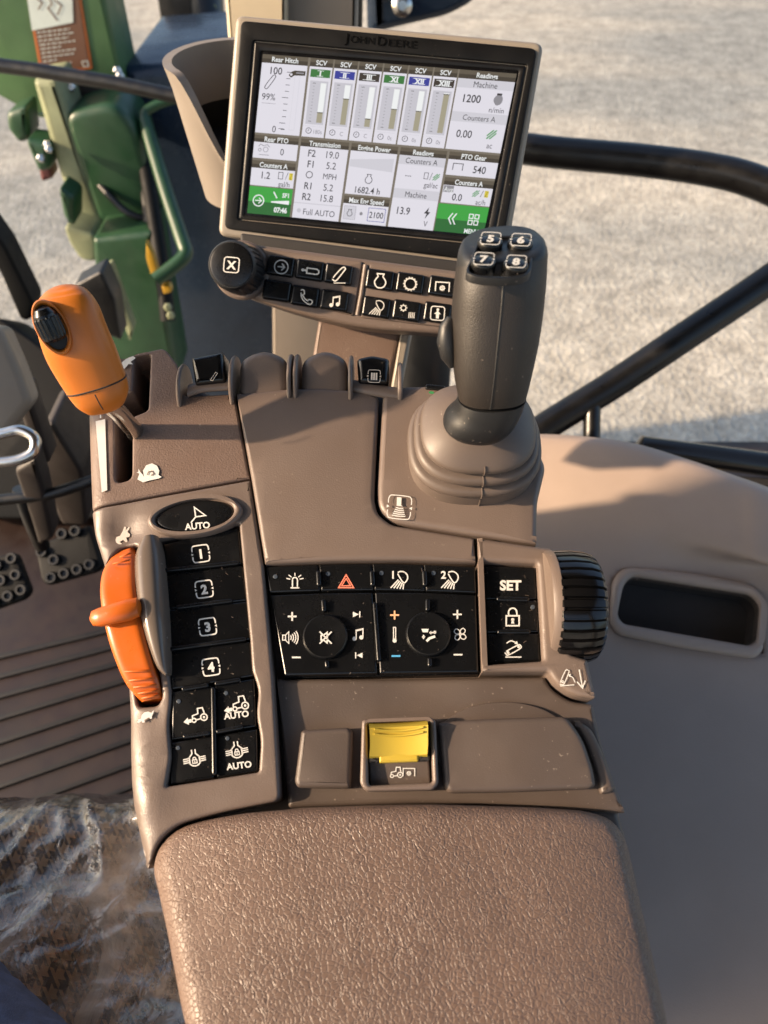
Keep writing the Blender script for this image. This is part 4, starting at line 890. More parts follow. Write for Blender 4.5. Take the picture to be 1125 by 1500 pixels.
rc(0, 53, 18, 59, 'e_lg', 2); rc(0, 59, 18, 64, 'e_dg', 2); sl(ell(4.2, 58.6, 2.2, 2.2, 0, 18), 1.7, 'e_wh2', 4, True); sl([(2.8, 58.6), (5.4, 58.6)], 1.5, 'e_wh2'); sl([(4.3, 57.5), (5.5, 58.6), (4.3, 59.7)], 1.4, 'e_wh2'); tx('SF1', 15.3, 55.6, 1.6, 'e_wh2', 4, .03); tx('07:46', 13.8, 61.6, 1.8, 'e_wh2', 4, .04); b.flat(D, [SC(*p) for p in [(9.5, 58.4), (17, 57.6), (17, 59.2), (9.5, 58.9)]], 'e_wh2', .00095); sl([(10.2, 54.6), (11.8, 57)], 2.0, 'e_wh2')
tile(19, 32.4, 38.6, 64, 'Transmission', 3); rc(19, 57.8, 38.6, 58.1, 'e_grey', 3)
for k, (a_, c_) in enumerate((('F2', '19.0'), ('F1', '5.2'), ('', 'MPH'), ('R1', '5.2'), ('R2', '15.8'))):
    yy = 37.8 + 4.35 * k
    if a_: tx(a_, 24, yy, 2.5, bold=.01)
    else: sl(ell(24, yy, 1.3, 1.3, 0, 16), 1.2, 'e_txt', 4, True)
    tx(c_, 32.5, yy, 2.5 if a_ else 2.1, 'e_txt' if not a_ else 'e_txt')
tx('Full AUTO', 30, 61.2, 2.2); b.flat(D, [SC(*p) for p in ell(21.5, 61, .9, .9, 0, 12)], 'e_grey', .00095)
tile(39.6, 32.4, 58.6, 52.6, 'Engine Power', 3); b.flat(D, [SC(*p) for p in [(40, 39), (57.6, 37.4), (57.6, 42.6), (40, 41.6)]], 'e_soft', .0009); sl([(40, 39), (57.6, 37.4), (57.6, 42.6), (40, 41.6)], .5, 'e_grey', 4, True); sl([(55.4, 37.6), (55.4, 42.4)], .5, 'e_grey')
Ic(b, D, 48.6, 46, 1.9, 0, 'e_txt', .0011, 1.1, SC) and i_engine(Ic(b, D, 48.6, 46, 1.9, 0, 'e_txt', .0011, 1.1, SC)); tx('1682.4 h', 48.8, 50.6, 2.3, bold=.01)
tile(39.6, 53.4, 58.6, 64, 'Max Eng Speed', 3); sl([(50.5, 57.4), (57.6, 57.4), (57.6, 62.6), (50.5, 62.6)], .8, 'e_blue', 4, True); tx('2100', 54, 60, 2.2, bold=.01); sl([(40.4, 57.4), (45.2, 57.4), (45.2, 62.6), (40.4, 62.6)], .6, 'e_mid', 4, True); rc(40.6, 57.6, 45, 62.4, 'e_soft', 3); i_engine(Ic(b, D, 42.8, 60, 1.4, 0, 'e_txt', .0011, .9, SC)); b.flat(D, [SC(*p) for p in ell(47.6, 60, .7, .7, 0, 12)], 'e_mid', .00095)
tile(59.6, 32.4, 78.6, 64, 'Readings', 3); rc(59.6, 35.4, 78.6, 39, 'e_soft', 3); tx('Counters A', 69, 37.3, 2.0); tx('---', 64.5, 43, 2.0); sl([(71, 41.6), (72.6, 41.6), (72.6, 44), (71, 44)], .9, closed=True); sl([(73.4, 44.4), (74.2, 41.4)], .8); hatch(76, 43, 2.6); tx('gal/ac', 74.4, 46.3, 1.9)
rc(59.6, 48.6, 78.6, 52.4, 'e_soft', 3); tx('Machine', 69, 50.6, 2.0); tx('13.9', 65, 57.2, 2.6, bold=.01); b.flat(D, [SC(*p) for p in [(75.4, 55), (73.6, 57.6), (74.8, 57.6), (74.2, 59.8), (76.2, 56.9), (75.1, 56.9)]], 'e_txt', .00095); tx('V', 75, 61.6, 2.0)
tile(79.6, 32.4, 100, 41.6, 'PTO Gear', 3); tx('540', 93, 38.6, 2.6, bold=.01); i_pto(Ic(b, D, 84, 38.4, 2.0, 0, 'e_txt', .0011, 1.2, SC))
tile(79.6, 42.6, 100, 52.6, 'Counters A', 3); rc(79.8, 45.8, 84, 48.4, 'e_mid', 3); tx('Avg', 82, 47.2, 1.8, 'e_wh2'); tx('0.0', 86, 50, 2.5, bold=.01); tx('ac/h', 96, 51.2, 1.9); hatch(93.4, 48, 2.6); sl([(95.4, 49.2), (96.4, 46.6)], .8); rc(97, 46.6, 98.6, 49.2, 'e_yel', 4); sl([(97.3, 47), (98.3, 47), (97.3, 48.8), (98.3, 48.8)], .7)
rc(79, 53, 100, 59, 'e_lg', 2); rc(79, 59, 100, 64, 'e_dg', 2)
for o in (0, 1.6): sl([(85.6 + o, 56.4), (84.2 + o, 58.6), (85.6 + o, 60.8)], 1.8, 'e_wh2')
for u in (0, 2.4):
    for v in (0, 2.4): sl([(92.6 + u, 56.2 + v), (94.2 + u, 56.2 + v), (94.2 + u, 57.8 + v), (92.6 + u, 57.8 + v)], 1.5, 'e_wh2', 4, True)
tx('MENU', 94.6, 62.8, 1.6, 'e_wh2', 4, .02)
b.build('screen', di)

# ================================================================== KEYPAD under the display
E = Plane(at(490, 420, .585), (-.08, -.78, .62))
kp = thing('keypad', 'taupe keypad bar of black icon keys and a knob below the monitor', 'keypad', at(500, 480, .6))
b = MB(); b.plate(E, rnd([(316, 366, 12), (331, 351, 12), (480, 371, 40), (640, 392, 40), (735, 404, 14), (735, 498, 14), (640, 489, 40), (530, 483, 60), (430, 459, 60), (350, 431, 16), (319, 412, 12)], 8), 'taupe', 0, .03, .004, nb=4)
b.build('keypad_housing', kp)
for poly in ([(379, 362), (532, 383), (519, 464), (380, 432), (392, 424), (390, 380)], [(541, 386), (700, 404), (700, 486), (527, 466)]):
    b = MB(); b.plate(E, rnd(poly, 5), 'taupe', .0018, .002, .0012, nb=3); b.build('key_frame', kp)
b = MB(); b.tube([E.hit(536, 388, .001), E.hit(530, 430, .001), E.hit(524, 462, .001)], .0022, 'taupe', 10); b.build('divider_ridge', kp)
def k1(b, h, x, y): i_arrowc(Ic(b, E, x, y, 10, 6, 'white', h, 1.8))
def k2(b, h, x, y): I = Ic(b, E, x, y, 11, 8, 'white', h, 2.0); I.l([(-.5, -.35), (.8, -.35), (1.1, -.15), (1.1, .15), (.8, .35), (-.5, .35)], True).l([(-.5, 0), (-1.0, 0)], w=3).d(-1.05, 0, .2)
def k3(b, h, x, y): I = Ic(b, E, x, y, 11, 4, 'white', h, 1.8); I.l(spl([(-.8, .4), (.3, -1.0), (.75, -.95), (.6, -.6), (-.35, .75), (-.75, .7)], True, 3)).l([(-.7, 1.1), (.9, 1.0)], w=1.2)
def k4(b, h, x, y): i_engine(Ic(b, E, x, y, 11, 4, 'white', h, 2.0))
def k5(b, h, x, y): i_gear(Ic(b, E, x, y, 11, 4, 'white', h, 2.0), .75, 14, .2)
def k6(b, h, x, y): i_pto(Ic(b, E, x, y, 10, 4, 'white', h, 1.8))
def k8(b, h, x, y): i_phone(Ic(b, E, x, y, 11, 4, 'white', h, 1.8))
def k9(b, h, x, y): i_notes(Ic(b, E, x, y, 9, 4, 'white', h, 1.8))
def k10(b, h, x, y): i_light(Ic(b, E, x, y, 12.5, 4, 'white', h, 1.4))
def k11(b, h, x, y):
    i_gear(Ic(b, E, x - 5, y - 5, 6, 0, 'white', h, 1.5), .6, 8, .35); I = Ic(b, E, x + 6, y + 6, 5, 4, 'white', h, 1.2)
    for q in (-.6, -.1, .4, .9): I.l([(q, -.9), (q, .8)])
def k12(b, h, x, y):
    I = Ic(b, E, x, y, 10, 4, 'white', h, 1.6); I.l(rnd([(-1, -1), (1, -1), (1, 1), (-1, 1)], .4, 3), True).d(0, -.55, .2).f([(-.5, .1), (0, -.4), (.5, .1), (.22, .1), (.22, .75), (-.22, .75), (-.22, .1)])
for (x, y, fn, lb) in [(412, 391, k1, 'an arrow in a circle'), (455, 397, k2, 'a hydraulic cylinder'), (497, 403, k3, 'a hitch arm'), (557, 411, k4, 'an engine outline'), (601, 416, k5, 'a gear ring'), (648, 421, k6, 'a take-off shaft'), (694, 426, None, None),
                       (407, 427, None, None), (448, 435, k8, 'a telephone'), (491, 441, k9, 'music notes'), (552, 451, k10, 'a work light'), (596, 456, k11, 'a gear and grille'), (641, 459, k12, 'an arrow in a box'), (686, 462, None, None)]:
    b = MB(); wx, hy = 20, 14.5; sk = -2.2
    b.plate(E, rnd([(x - wx - sk, y - hy - 3), (x + wx - sk, y - hy + 3), (x + wx + sk, y + hy + 3), (x - wx + sk, y + hy - 3)], 4), 'black', .0058, .008, .0022, nb=4, shrink=0)
    if fn: fn(b, .0063, x, y)
    b.build('key', kp, 'black key printed with ' + lb if lb else None)
kb = E.hit(354, 396, .002); kt = at(339, 388, .553); axk = (kt - kb)
b = MB(); hk = axk.length; b.lathe(kb, axk, [(.0196, -.004), (.0194, .002), (.0188, hk * .78), (.0180, hk * .93), (.0166, hk)], 'black_rough', 144, mod=lambda i, r, h: 1.0 if (i % 6) > 1 or h > hk * .85 else .95)
b.lathe(kb, axk, [(.0226, -.004), (.0226, .001), (.021, .0025)], 'taupe', 48)
kn = b.build('knob', kp, 'ribbed black knob marked with a boxed X', sharp=22)
KP = Plane(kt, axk, (1, .1, 0)); b = MB(); b.lathe(kt, axk, [(.0162, -.001), (.0158, .0006), (.0145, .0010), (.003, .0010)], 'black', 48)
I = Ic(b, KP, *proj(kt)[:2], 11, 5, 'white', .0014, 1.8); I.l(rnd([(-1, -1), (1, -1), (1, 1), (-1, 1)], .4, 3), True).t('X', 0, 0, 1.1, .04); b.build('knob_cap', kn)
b = MB(); b.plate(E, rnd([(345, 335), (735, 385), (735, 440), (345, 400)], 6), 'cavity', -.012, .02, .002); b.build('gap_shade_bar', kp)  # added dark plate stands in for the shadow gap between monitor and keypad
# neck that carries monitor and keypad
NK = Plane(at(520, 500, .64), (-.05, -.8, .6))
b = MB(); b.plate(NK, rnd([(466, 468), (590, 480), (566, 600), (444, 600)], 4), 'taupe_rough', 0, .03, .004); b.build('support_neck', kp)
b = MB(); b.plate(NK, rnd([(588, 478), (604, 484), (582, 600), (566, 600)], 3), 'shell', .002, .03, .003); b.build('neck_edge', kp)

# ================================================================== CUP HOLDER
cu = MB(); co = at(357, 188, .74); Hc = .125; nseg = 64; o_r = []; 
def cup_ring(r, z, inner=False): return [co + Vector((r * math.cos(a), r * math.sin(a), z)) for a in [2 * math.pi * k / nseg for k in range(nseg)]]
def rimz(k):
    a = 2 * math.pi * k / nseg - R(285); a = (a + math.pi) % (2 * math.pi) - math.pi
    s = max(0, 1 - abs(a) / R(66)); s = min(1, s * 1.35); s = s * s * s * (s * (s * 6 - 15) + 10); return Hc / 2 - s * .080
rings = []
for r0_, r1_, side in ((.049, .0645, 0), (.0450, .0600, 1)):
    rows = 12; rr_ = []
    for j in range(rows + 1):
        s = j / rows; ring = []
        for k in range(nseg):
            z1 = rimz(k); z = -Hc / 2 + (z1 + Hc / 2) * s; r = r0_ + (r1_ - r0_) * (z + Hc / 2) / Hc; a = 2 * math.pi * k / nseg; lip = .002 * max(0, (s - .85) / .15) * (1 if side == 0 else -1)
            ring.append(co + Vector(((r + lip) * math.cos(a), (r + lip) * math.sin(a), z + (.003 if side else 0) * (1 - s))))
        rr_.append(ring)
    rings.append(rr_)
cu.loft(rings[0], 'beige', cap=True); o = None
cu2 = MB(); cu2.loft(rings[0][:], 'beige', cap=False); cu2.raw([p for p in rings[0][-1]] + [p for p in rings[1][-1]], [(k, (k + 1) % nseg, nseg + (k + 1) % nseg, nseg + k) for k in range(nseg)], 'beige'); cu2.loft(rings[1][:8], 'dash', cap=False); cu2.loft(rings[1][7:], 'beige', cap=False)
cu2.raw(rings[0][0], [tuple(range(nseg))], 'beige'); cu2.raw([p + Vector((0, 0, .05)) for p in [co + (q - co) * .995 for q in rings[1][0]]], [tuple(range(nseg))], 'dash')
cup = thing('cup_holder', 'beige plastic cup holder with a notched rim behind the monitor', 'cup holder', co - Vector((0, 0, Hc / 2)))
cu2.build('cup_wall', cup, sharp=50)

# ================================================================== RIGHT SIDE TRIM
XS = [700, 775, 850, 930, 1010, 1080, 1125, 1250]
ridge = [(640, .845), (638, .835), (641, .82), (652, .805), (676, .79), (700, .775), (716, .765), (765, .75)]
rowsT = [[(x, r[0] + 40, r[1] + .10) for x, r in zip(XS, ridge)], [(x, r[0] + 2, r[1] + .022) for x, r in zip(XS, ridge)], [(x, r[0], r[1]) for x, r in zip(XS, ridge)], [(x, r[0] + 16, r[1] - .012) for x, r in zip(XS, ridge)],
         [(x, r[0] + 60, r[1] - .022) for x, r in zip(XS, ridge)], [(x, r[0] + 110, r[1] - .028) for x, r in zip(XS, ridge)]]
for y, t0, t1 in ((830, .80, .752), (900, .79, .742), (980, .765, .72), (1100, .715, .68), (1250, .665, .63), (1400, .625, .59), (1560, .585, .55), (1800, .53, .5)):
    rowsT.append([(x + (y - 830) * .06, y, t0 + (t1 - t0) * (x - 700) / 550) for x in XS])
def cubic_grid(rows, nu, nv):
    cols = [spl([tuple(list(p) + [0]) for p in row], False, nu) for row in rows]; out = []
    for c in zip(*cols): out.append(spl([tuple(p) for p in c], False, nv))
    return [[p[:3] for p in col] for col in out]
G = cubic_grid(rowsT, 10, 8)
hole = rnd([(902, 840, 10), (1112, 864, 12), (1120, 956, 12), (898, 922, 10)], 10)
def inside(p, x, y):
    c = False
    for i in range(len(p)):
        (x0, y0), (x1, y1) = p[i - 1], p[i]
        if (y0 > y) != (y1 > y) and x < (x1 - x0) * (y - y0) / (y1 - y0) + x0: c = not c
    return c
b = MB(); nC = len(G); nR = len(G[0]); V = [at(*p) for col in G for p in col]; F = []
for i in range(nC - 1):
    for j in range(nR - 1):
        cx_2 = sum(G[a][c][0] for a in (i, i + 1) for c in (j, j + 1)) / 4; cy_2 = sum(G[a][c][1] for a in (i, i + 1) for c in (j, j + 1)) / 4
        if not inside(hole, cx_2, cy_2): F.append((i * nR + j, (i + 1) * nR + j, (i + 1) * nR + j + 1, i * nR + j + 1))
b.raw(V, F, 'trim')
tr = thing('side_trim', 'smooth grey moulded side trim with a recessed pocket right of the console', 'side trim', at(1000, 1200, .75))
ts = b.build('trim_panel', tr, sharp=60); md = ts.modifiers.new('thick', 'SOLIDIFY'); md.thickness = .004; md.offset = -1
def gpt(px, py):
    best = min((p for col in G for p in col), key=lambda p: (p[0] - px) ** 2 + (p[1] - py) ** 2); return at(*best)
fpts = [gpt(x, y) for x, y in ((896, 850), (1000, 838), (1110, 860), (1120, 900), (1115, 955), (1000, 952), (905, 925), (890, 880))]
fc = sum(fpts, Vector()) / 8; nF = Vector()
for i_ in range(8): nF += (fpts[i_] - fc).cross(fpts[(i_ + 1) % 8] - fc)
nF.normalize(); nF = nF if nF.dot(CAM - fc) > 0 else -nF
PF = Plane(fc + nF * max((p - fc).dot(nF) for p in fpts), nF)
b = MB(); fo = [(895, 852, 14), (912, 831, 16), (1005, 838, 60), (1104, 857, 16), (1122, 880, 16), (1117, 955, 14), (1103, 966, 14), (1000, 951, 60), (903, 930, 14), (892, 914, 14)]
hi = [(913, 858, 12), (925, 845, 10), (1098, 872, 12), (1112, 888, 8), (1107, 940, 8), (1096, 946, 10), (912, 914, 12), (904, 902, 8)]
b.plate(PF, rnd(fo, 12), 'trim', .007, .02, .006, holes=[rnd(hi, 8)], nb=5); b.build('pocket_frame', tr)
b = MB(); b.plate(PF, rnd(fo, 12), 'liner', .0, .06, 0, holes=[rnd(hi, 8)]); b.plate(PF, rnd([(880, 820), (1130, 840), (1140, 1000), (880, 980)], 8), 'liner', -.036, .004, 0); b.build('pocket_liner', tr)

# ================================================================== HANDRAILS and window bars
def rail(name, pts, r, m, label, cat, extra=None):
    b = MB(); b.tube(spl([at(*p) for p in pts], False, 8), r, m, 20)
    if extra: b.tube([at(*p) for p in extra[0]], extra[1], m, 16)
    o = b.build(name, root=at(*pts[0])); return tag(o, label, cat)
rail('handrail', [(690, 206, 1.25), (800, 222, 1.22), (930, 234, 1.19), (1030, 247, 1.16), (1100, 264, 1.14), (1180, 300, 1.12), (1300, 370, 1.1)], .0245, 'tube', 'thick black tube running level behind the monitor to the right edge', 'handrail')
rail('handrail', [(700, 690, 1.10), (800, 624, 1.09), (900, 562, 1.08), (1000, 495, 1.06), (1100, 428, 1.05), (1250, 325, 1.03)], .0215, 'tube', 'black tube slanting up to the right across the gravel', 'handrail', ([(868, 570, 1.08), (867, 610, 1.08), (866, 690, 1.08)], .0125))
b = MB(); b.tube(spl([at(932, 653, 1.0), at(945, 657, 1.0), at(1000, 664, 1.0), at(1130, 681, 1.0), at(1220, 694, 1.0)], False, 4), [.010] + [.0165] * 16, 'gloss_black', 24); wb = b.build('wiper_arm', root=at(1040, 668, 1.0)); tag(wb, 'glossy black wiper bar lying along the sill at the right edge', 'wiper')
b = MB(); W2 = Plane(at(1080, 705, 1.02), (0, -.6, .8)); b.plate(W2, rnd([(1040, 693), (1180, 702), (1180, 722), (1050, 702)], 3), 'cavity', .0, .03, .003); b.plate(W2, rnd([(1060, 700), (1180, 712), (1180, 760), (1060, 740)], 3), 'shell', -.01, .03, .003); tag(b.build('window_sill', root=at(1080, 705, 1.02)), 'pale window sill with black seal at the right edge', 'window sill')

# ================================================================== BEHIND THE MONITOR
def slab(poly, t, thick, m, name, label, cat, r=4, n=(0, -1, 0), bev=.006, parent=None, root=None, mb=None):
    cx = sum(p[0] for p in poly) / len(poly); cy = sum(p[1] for p in poly) / len(poly); pl = Plane(at(cx, cy, t), n); b = mb or MB(); b.plate(pl, rnd(poly, r), m, 0, thick, bev, nb=3, shrink=0)
    if mb is not None: return pl
    o = b.build(name, parent, root=None if parent else at(cx, cy, t))
    if label and not parent: tag(o, label, cat)
    return o
slab([(325, -60), (420, -60), (420, 420), (360, 420)], 1.0, .10, 'cream', 'corner_post', 'cream cab corner post behind the monitor', 'post')
slab([(395, -60), (525, -60), (510, 600), (400, 600)], 1.08, .08, 'beige', 'pillar', 'beige grey cab pillar behind the middle of the monitor', 'pillar')
slab([(498, -60), (532, -60), (530, 80), (500, 80)], 1.0, .03, 'tube', 'window_seal', 'black window seal strip above the monitor', 'seal')
b = MB(); b.lathe(at(620, 510, .86), (0, 0, 1), [(.03, -.12), (.034, -.1), (.034, .16), (.02, .18)], 'dark', 40); tag(b.build('canister', root=at(620, 510, .86)), 'dark round canister beside the keypad neck', 'canister')
mi_ = thing('mirror', 'dark blue grey mirror bracket with a bolt above the monitor', 'mirror', at(600, 30, 1.5))
slab([(536, -50), (740, -50), (690, 8), (655, 26), (585, 42), (538, 54)], 1.5, .1, 'hood', 'mirror_shell', None, None, 14, bev=.02, parent=mi_)
b = MB(); b.lathe(at(589, 8, 1.49), at(589, 8, 1.4) - at(589, 8, 1.49), [(.02, -.02), (.02, .006), (.012, .012), (.008, .012)], 'chrome', 24); b.build('bolt', mi_)
ex = thing('exhaust_stack', 'black perforated exhaust shield left of the cream post', 'exhaust', at(300, 60, 2.6))
b = MB(); b.tube([at(288, -90, 2.6), at(300, 40, 2.6), at(318, 160, 2.6)], .075, 'tube', 28); b.build('pipe', ex)
b = MB()
for r_ in range(14):
    for c_ in range(4):
        s = r_ / 13; x = 286 + 32 * s + (c_ - 1.5) * 8 + (r_ % 2) * 4; y = -40 + 130 * s; p0 = at(x, y, 2.6); 
        q = p0 - (p0 - CAM).normalized() * (.075 + .002 - abs(c_ - 1.5) * .008); b.lathe(q, CAM - q, [(.007, -.01), (.007, .002), (.004, .003)], 'pale', 8)
o_ = b.build('perforation', ex); o_['kind'] = 'stuff'
slab([(225, -40), (278, -40), (286, 70), (250, 88), (242, 80)], 2.4, .12, 'dark', 'work_lamp', 'dark box lamp housing left of the exhaust shield', 'lamp', 4)

# ================================================================== LOADER (green mast) and hood outside, left
ld = thing('front_loader', 'green front loader mast with decal, hoses and yellow markers outside the left window', 'loader', at(150, 400, 2.0))
def lslab(poly, t, thick, m, name, **k): return slab(poly, t, thick, m, name, None, None, parent=ld, **k)
lslab([(-60, -60), (140, -60), (180, 120), (205, 170), (60, 175), (-60, 110)], 1.9, .16, 'green', 'mast_plate', r=8, bev=.012)
lslab([(46, 118), (82, 112), (152, 325), (146, 352), (120, 350), (84, 250)], 1.95, .12, 'pale', 'mast_tube', r=8, bev=.02)
lslab([(90, 166), (168, 150), (200, 190), (218, 260), (232, 350), (205, 384), (160, 372), (128, 280)], 1.97, .15, 'green_dark', 'knuckle_plate', r=24, bev=.02)
lslab([(78, 116), (168, 124), (172, 146), (100, 165)], 1.93, .06, 'brown', 'mount_plate', r=4)  # brown slab stands in for the dashboard's reflection in the window glass
lslab([(96, 168), (112, 164), (132, 215), (146, 290), (136, 296), (114, 240)], 1.95, .05, 'green', 'cover_edge', r=8, bev=.01)  # lighter green strip paints the highlight on the cover's left side
b = MB(); b.tube(spl([at(168, 140, 1.97), at(192, 175, 1.96), at(212, 240, 1.96), at(226, 320, 1.96), at(238, 400, 1.97), at(246, 470, 2.0)], False, 6), .020, 'dash', 14); b.build('hose', ld)
for x, y in ((70, 212), (72, 218), (60, 232), (176, 112), (172, 104), (250, 462), (246, 450), (104, 128)):
    b = MB(); c_ = at(x, y, 1.86); b.lathe(c_, CAM - c_, [(.011, -.02), (.011, .004), (.007, .008), (.001, .008)], 'chrome' if y < 240 else 'pale', 6); b.build('bolt', ld)
lslab([(152, 46), (162, 46), (184, 96), (180, 110), (168, 104)], 1.95, .05, 'brown', 'bracket', r=4)
lslab([(-60, -60), (12, -60), (66, 100), (52, 104), (-60, 112)], 1.86, .06, 'green', 'side_rib', r=4, bev=.012)
lslab([(48, 205), (66, 212), (78, 262), (60, 268)], 1.94, .05, 'decal_red', 'hose_cap', r=6, bev=.01)
lslab([(152, 392), (162, 388), (196, 480), (190, 500)], 1.95, .03, 'pale', 'tie_strip', r=3)
lslab([(135, 350), (222, 340), (262, 560), (150, 560)], 2.1, .16, 'green_dark', 'mast_post', r=6, bev=.015)
lslab([(92, 330), (140, 345), (142, 385), (118, 382), (100, 355)], 2.0, .1, 'pale', 'cylinder_end', r=10, bev=.01)
for poly in ([(8, 165), (38, 155), (44, 205), (28, 212), (10, 190)], [(35, 205), (72, 210), (74, 250), (56, 254)], [(84, 275), (108, 290), (108, 335), (92, 320)]): lslab(poly, 1.9, .08, 'green_dark', 'hose_fitting', r=8, bev=.015)
mp_ = [(-60, -60), (140, -60), (180, 120), (205, 170), (60, 175), (-60, 110)]; DP = Plane(at(sum(p[0] for p in mp_) / 6, sum(p[1] for p in mp_) / 6, 1.9), (0, -1, 0)); b = MB()
b.plate(DP, rnd([(28, -70), (108, -70), (136, 100), (60, 108)], 3), 'decal_orange', .003, .004, .0, shrink=0); b.plate(DP, rnd([(31, -70), (105, -70), (131, 97), (63, 104)], 2), 'decal_brown', .0045, .002, 0, shrink=0); b.plate(DP, [(31, -70), (105, -70), (108, 32), (48, 44)], 'decal_pale', .006, .002, 0, shrink=0)
for k in range(9):
    y = 48 + 6 * k; x0 = 54 + .22 * 6 * k; ln = [48, 52, 44, 52, 30, 50, 46, 20, 40][k]; x = x0
    while x < x0 + ln:
        wl = random.uniform(4, 9); b.stroke(DP, [(x, y - .12 * (x - x0)), (min(x + wl, x0 + ln), y - .12 * (x + wl - x0))], 1.7, 'decal_pale', .0062); x += wl + 2
b.stroke(DP, [(120, 90), (128, 89), (130, 97), (122, 98)], 1.2, 'decal_pale', .0062, True)
b.stroke(DP, [(70, -10), (76, 6), (70, 12), (84, 30)], 2, 'decal_brown', .0075); b.stroke(DP, [(80, 0), (90, 8), (84, 22)], 2, 'decal_brown', .0075); b.stroke(DP, [(52, -4), (62, 4), (56, 14)], 2, 'decal_brown', .0075)
b.build('decal', ld, 'warning decal with an orange border, pale picture and lines of text')
b = MB(); b.tube(spl([at(215, 190, 1.9), at(211, 172, 1.9), at(218, 160, 1.9), at(252, 146, 1.9), at(300, 140, 1.9)], False, 6), .012, 'green_dark', 12); b.tube(spl([at(212, 175, 1.9), at(240, 270, 1.88), at(268, 355, 1.86), at(272, 370, 1.86), at(262, 384, 1.86), at(228, 410, 1.86)], False, 6), .018, 'green_dark', 14); b.build('guard_bar', ld)
b = MB(); b.tube(spl([at(172, 145, 2.0), at(198, 180, 2.0), at(215, 260, 2.0), at(222, 330, 2.0), at(232, 380, 2.0)], False, 6), .022, 'dark', 12); b.build('hose', ld)
b = MB(); b.tube(spl([at(120, 240, 2.0), at(150, 275, 1.98), at(185, 310, 1.98), at(218, 322, 2.0)], False, 6), .01, 'dark', 10); b.build('hose', ld)
for poly in ([(214, 355), (224, 372), (232, 402), (222, 405), (214, 380)], [(236, 420), (248, 418), (252, 428), (240, 432)], [(138, 150), (164, 147), (166, 154), (140, 157)]): lslab(poly, 1.88, .02, 'yel_mark', 'yellow_marker', r=3, bev=.003)
b = MB(); b.tube([at(-60, 88, 1.5), at(60, 104, 1.5), at(170, 122, 1.5), at(262, 142, 1.5), at(330, 150, 1.5)], .014, 'tube', 12); tag(b.build('window_bar', root=at(100, 110, 1.5)), 'thin black bar crossing in front of the green loader', 'bar')
ho = slab([(176, 100), (345, 88), (420, 430), (430, 620), (235, 620), (250, 420), (215, 330), (195, 160)], 2.3, .5, 'hood', 'hood', 'dark slate engine hood seen behind the orange lever and cup holder', 'hood', 10, bev=.03)
slab([(106, 420), (148, 397), (168, 440), (178, 500), (130, 480)], 1.7, .06, 'dark', 'step_plate', 'black plate below the loader knuckle behind the orange lever', 'plate', 6)
slab([(-80, 455), (0, 466), (50, 500), (125, 560), (240, 620), (240, 760), (-80, 760)], 1.45, .1, 'dash', 'dash_panel', 'dark dash panel below the window left of the orange lever', 'dash panel', 14, n=(0, -.8, .6))
slab([(-60, 300), (-40, 296), (8, 362), (50, 446), (46, 470), (30, 470), (0, 400)], 1.4, .05, 'dash', 'window_bracket', 'dark slanted bracket at the left edge of the window', 'bracket', 8)
# steering column
sc = thing('steering_column', 'cream and taupe steering column with linkage in the left footwell', 'steering column', at(40, 720, 1.05))
slab([(-60, 470), (4, 480), (30, 540), (48, 590), (8, 640), (-60, 690)], .78, .06, 'shell', 'column_cover', None, None, 12, n=(.3, -.8, .5), bev=.01, parent=sc)
slab([(20, 578), (40, 574), (74, 676), (60, 690), (46, 660)], .95, .03, 'brown', 'column_strut', None, None, 6, parent=sc)
slab([(60, 628), (76, 618), (120, 690), (128, 770), (90, 770), (70, 720)], 1.1, .08, 'brown', 'column_base', None, None, 8, parent=sc)
slab([(20, 690), (50, 672), (62, 710), (78, 790), (56, 800), (44, 760)], 1.0, .03, 'brown', 'pedal_arm', None, None, 6, parent=sc)
b = MB(); b.tube(spl([at(-20, 640, .72), at(8, 634, .72), at(30, 630, .72), at(50, 641, .72), at(50, 660, .72), at(34, 671, .72), at(8, 676, .72), at(-25, 676, .72)], False, 6), .0055, 'chrome', 16); b.build('metal_hook', sc)
b = MB(); b.tube(spl([at(-40, 736, 1.0), at(40, 728, 1.0), at(80, 722, 1.0), at(140, 702, 1.0)], False, 6), .008, 'tube', 12); b.build('cross_rod', sc)
b = MB(); b.tube(spl([at(30, 715, 1.02), at(45, 760, 1.05), at(62, 800, 1.1)], False, 6), .011, 'tube', 12); b.build('link_rod', sc)
FP1 = Plane(at(95, 815, 1.15), (0, -.6, .8))
for poly, studs, lb in (([(50, 800, 8), (130, 768, 6), (150, 830, 6), (140, 838, 6), (68, 858, 8), (60, 850, 6)], [(76, 846), (95, 840), (114, 834), (132, 827), (80, 820), (62, 808), (92, 782), (111, 778)], 'black studded brake pedal beside the orange wheel'), ([(-60, 830, 8), (22, 808, 10), (44, 866, 8), (34, 878, 8), (-40, 905, 8)], [(-8, 884), (13, 873), (32, 864), (2, 850), (24, 842), (18, 818), (-4, 828)], 'black studded pedal cut by the left edge of the picture')):
    pd = thing('pedal', lb, 'pedal', FP1.hit(*poly[0][:2]), 'studded foot pedals')
    b = MB(); b.plate(FP1, rnd(poly, 6), 'dash', 0, .015, .004); b.build('pedal_plate', pd)
    for x, y in studs:
        b = MB(); k_ = FP1.mpp(x, y); b.lathe(FP1.hit(x, y), FP1.n, [(8.5 * k_, -.001), (8.5 * k_, .004), (7.5 * k_, .006), (5 * k_, .006), (4.5 * k_, .002), (1 * k_, .002)], 'dark', 20); b.build('stud', pd)

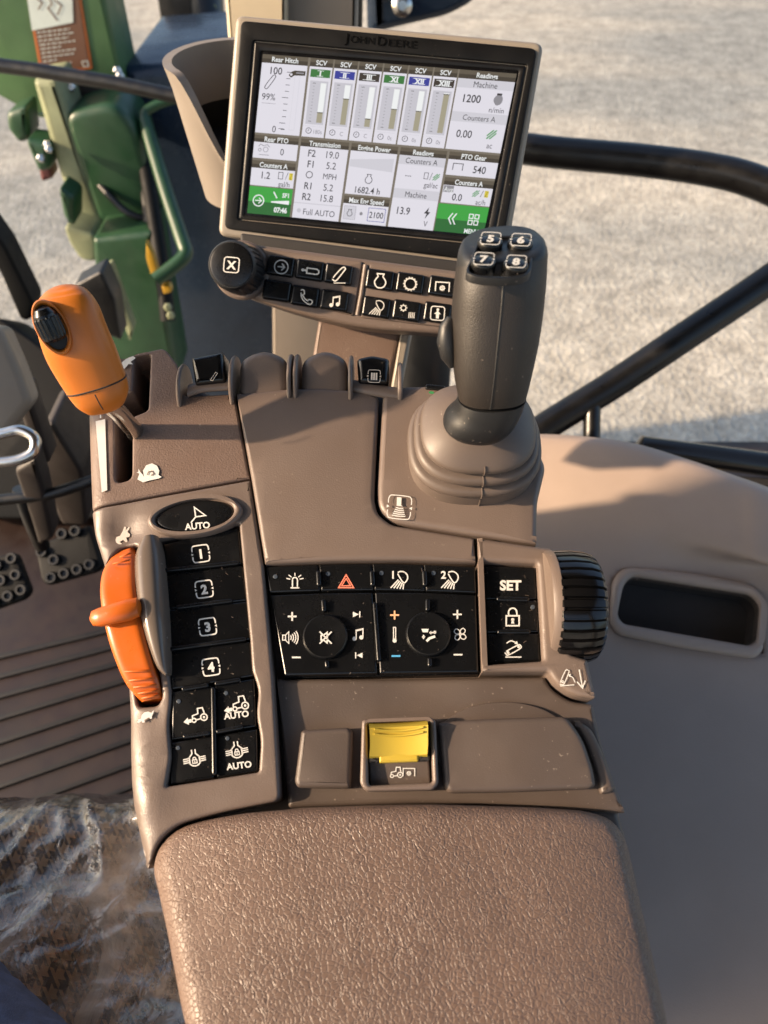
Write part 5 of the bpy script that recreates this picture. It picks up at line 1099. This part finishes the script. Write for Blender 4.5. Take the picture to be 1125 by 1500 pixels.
# ================================================================== SEAT, plastic sheet, person
st = thing('seat', 'brown houndstooth fabric seat cushion under clear plastic left of the armrest', 'seat', (-.35, .2, .42))
SP = Plane(Vector((-.2, .25, .50)), (0, 0, 1))
def surf(fn, nx, ny, x0, x1, y0, y1):
    V = []; F = []
    for j in range(ny + 1):
        for i in range(nx + 1): V.append(fn(x0 + (x1 - x0) * i / nx, y0 + (y1 - y0) * j / ny))
    for j in range(ny):
        for i in range(nx): a = j * (nx + 1) + i; F.append((a, a + 1, a + nx + 2, a + nx + 1))
    return V, F
def seatz(x, y):
    e = max(0, y - .225); z = .50 - 22 * e * e; return z + .006 * math.sin(x * 22 + 1) + .01 * noise.noise(Vector((x * 9, y * 9, 0)))
V, F = surf(lambda x, y: Vector((x, y, seatz(x, y))), 60, 60, -.75, -.02, -.3, .32); b = MB(); b.raw(V, F, 'fabric'); o_ = b.build('seat_cushion', st); md = o_.modifiers.new('thick', 'SOLIDIFY'); md.thickness = .08; md.offset = -1
def filmz(x, y):
    p = Vector((x * 7, y * 7, 1.3)); w = noise.turbulence(p, 3, False) * .5
    f = 0
    for k in range(3):
        q = Vector((x * (12 + 9 * k) + 2 * noise.noise(p), y * (16 + 12 * k) - x * 8, k * 5.1)); f += (1 - abs(noise.noise(q))) ** 4 * .012 / (k + 1)
    return .008 + (f + .01 * w) * min(1, max(.35, (y + .1) / .25))
def film(x, y):
    yy = y + .02 * noise.noise(Vector((x * 12, 3, 0))) * (1 if y > .3 else .3); e = max(0, yy - .225)
    return Vector((x, yy, .50 - 22 * e * e + filmz(x, yy) + .006 * math.sin(x * 22 + 1)))
V, F = surf(film, 150, 150, -.72, -.06, -.25, .325)
b = MB(); b.raw(V, F, 'sheet'); tag(b.build('plastic_cover', root=Vector((-.35, .2, .51)), sharp=180), 'wrinkled clear plastic film draped over the seat cushion', 'plastic cover')
pe = MB(); rings = []
for (x, y, t, r) in [(-354, 1252, .56, .060), (-291, 1354, .53, .066), (-224, 1462, .50, .071), (-159, 1567, .47, .076), (-94, 1672, .44, .082), (-27, 1779, .41, .088)]:
    rings.append((at(x, y, t), r))
pts = spl([tuple(p) + (r,) for p, r in rings], False, 8); 
pe.tube([Vector(p[:3]) for p in pts], [p[3] + .0016 * noise.noise(Vector((i * .9, 0, 0))) for i, p in enumerate(pts)], 'denim', 40)
pr = thing('person', 'person in blue denim jeans, only a bit of thigh at bottom left', 'person', at(-95, 1525, .5)); pe.build('trouser_leg', pr)
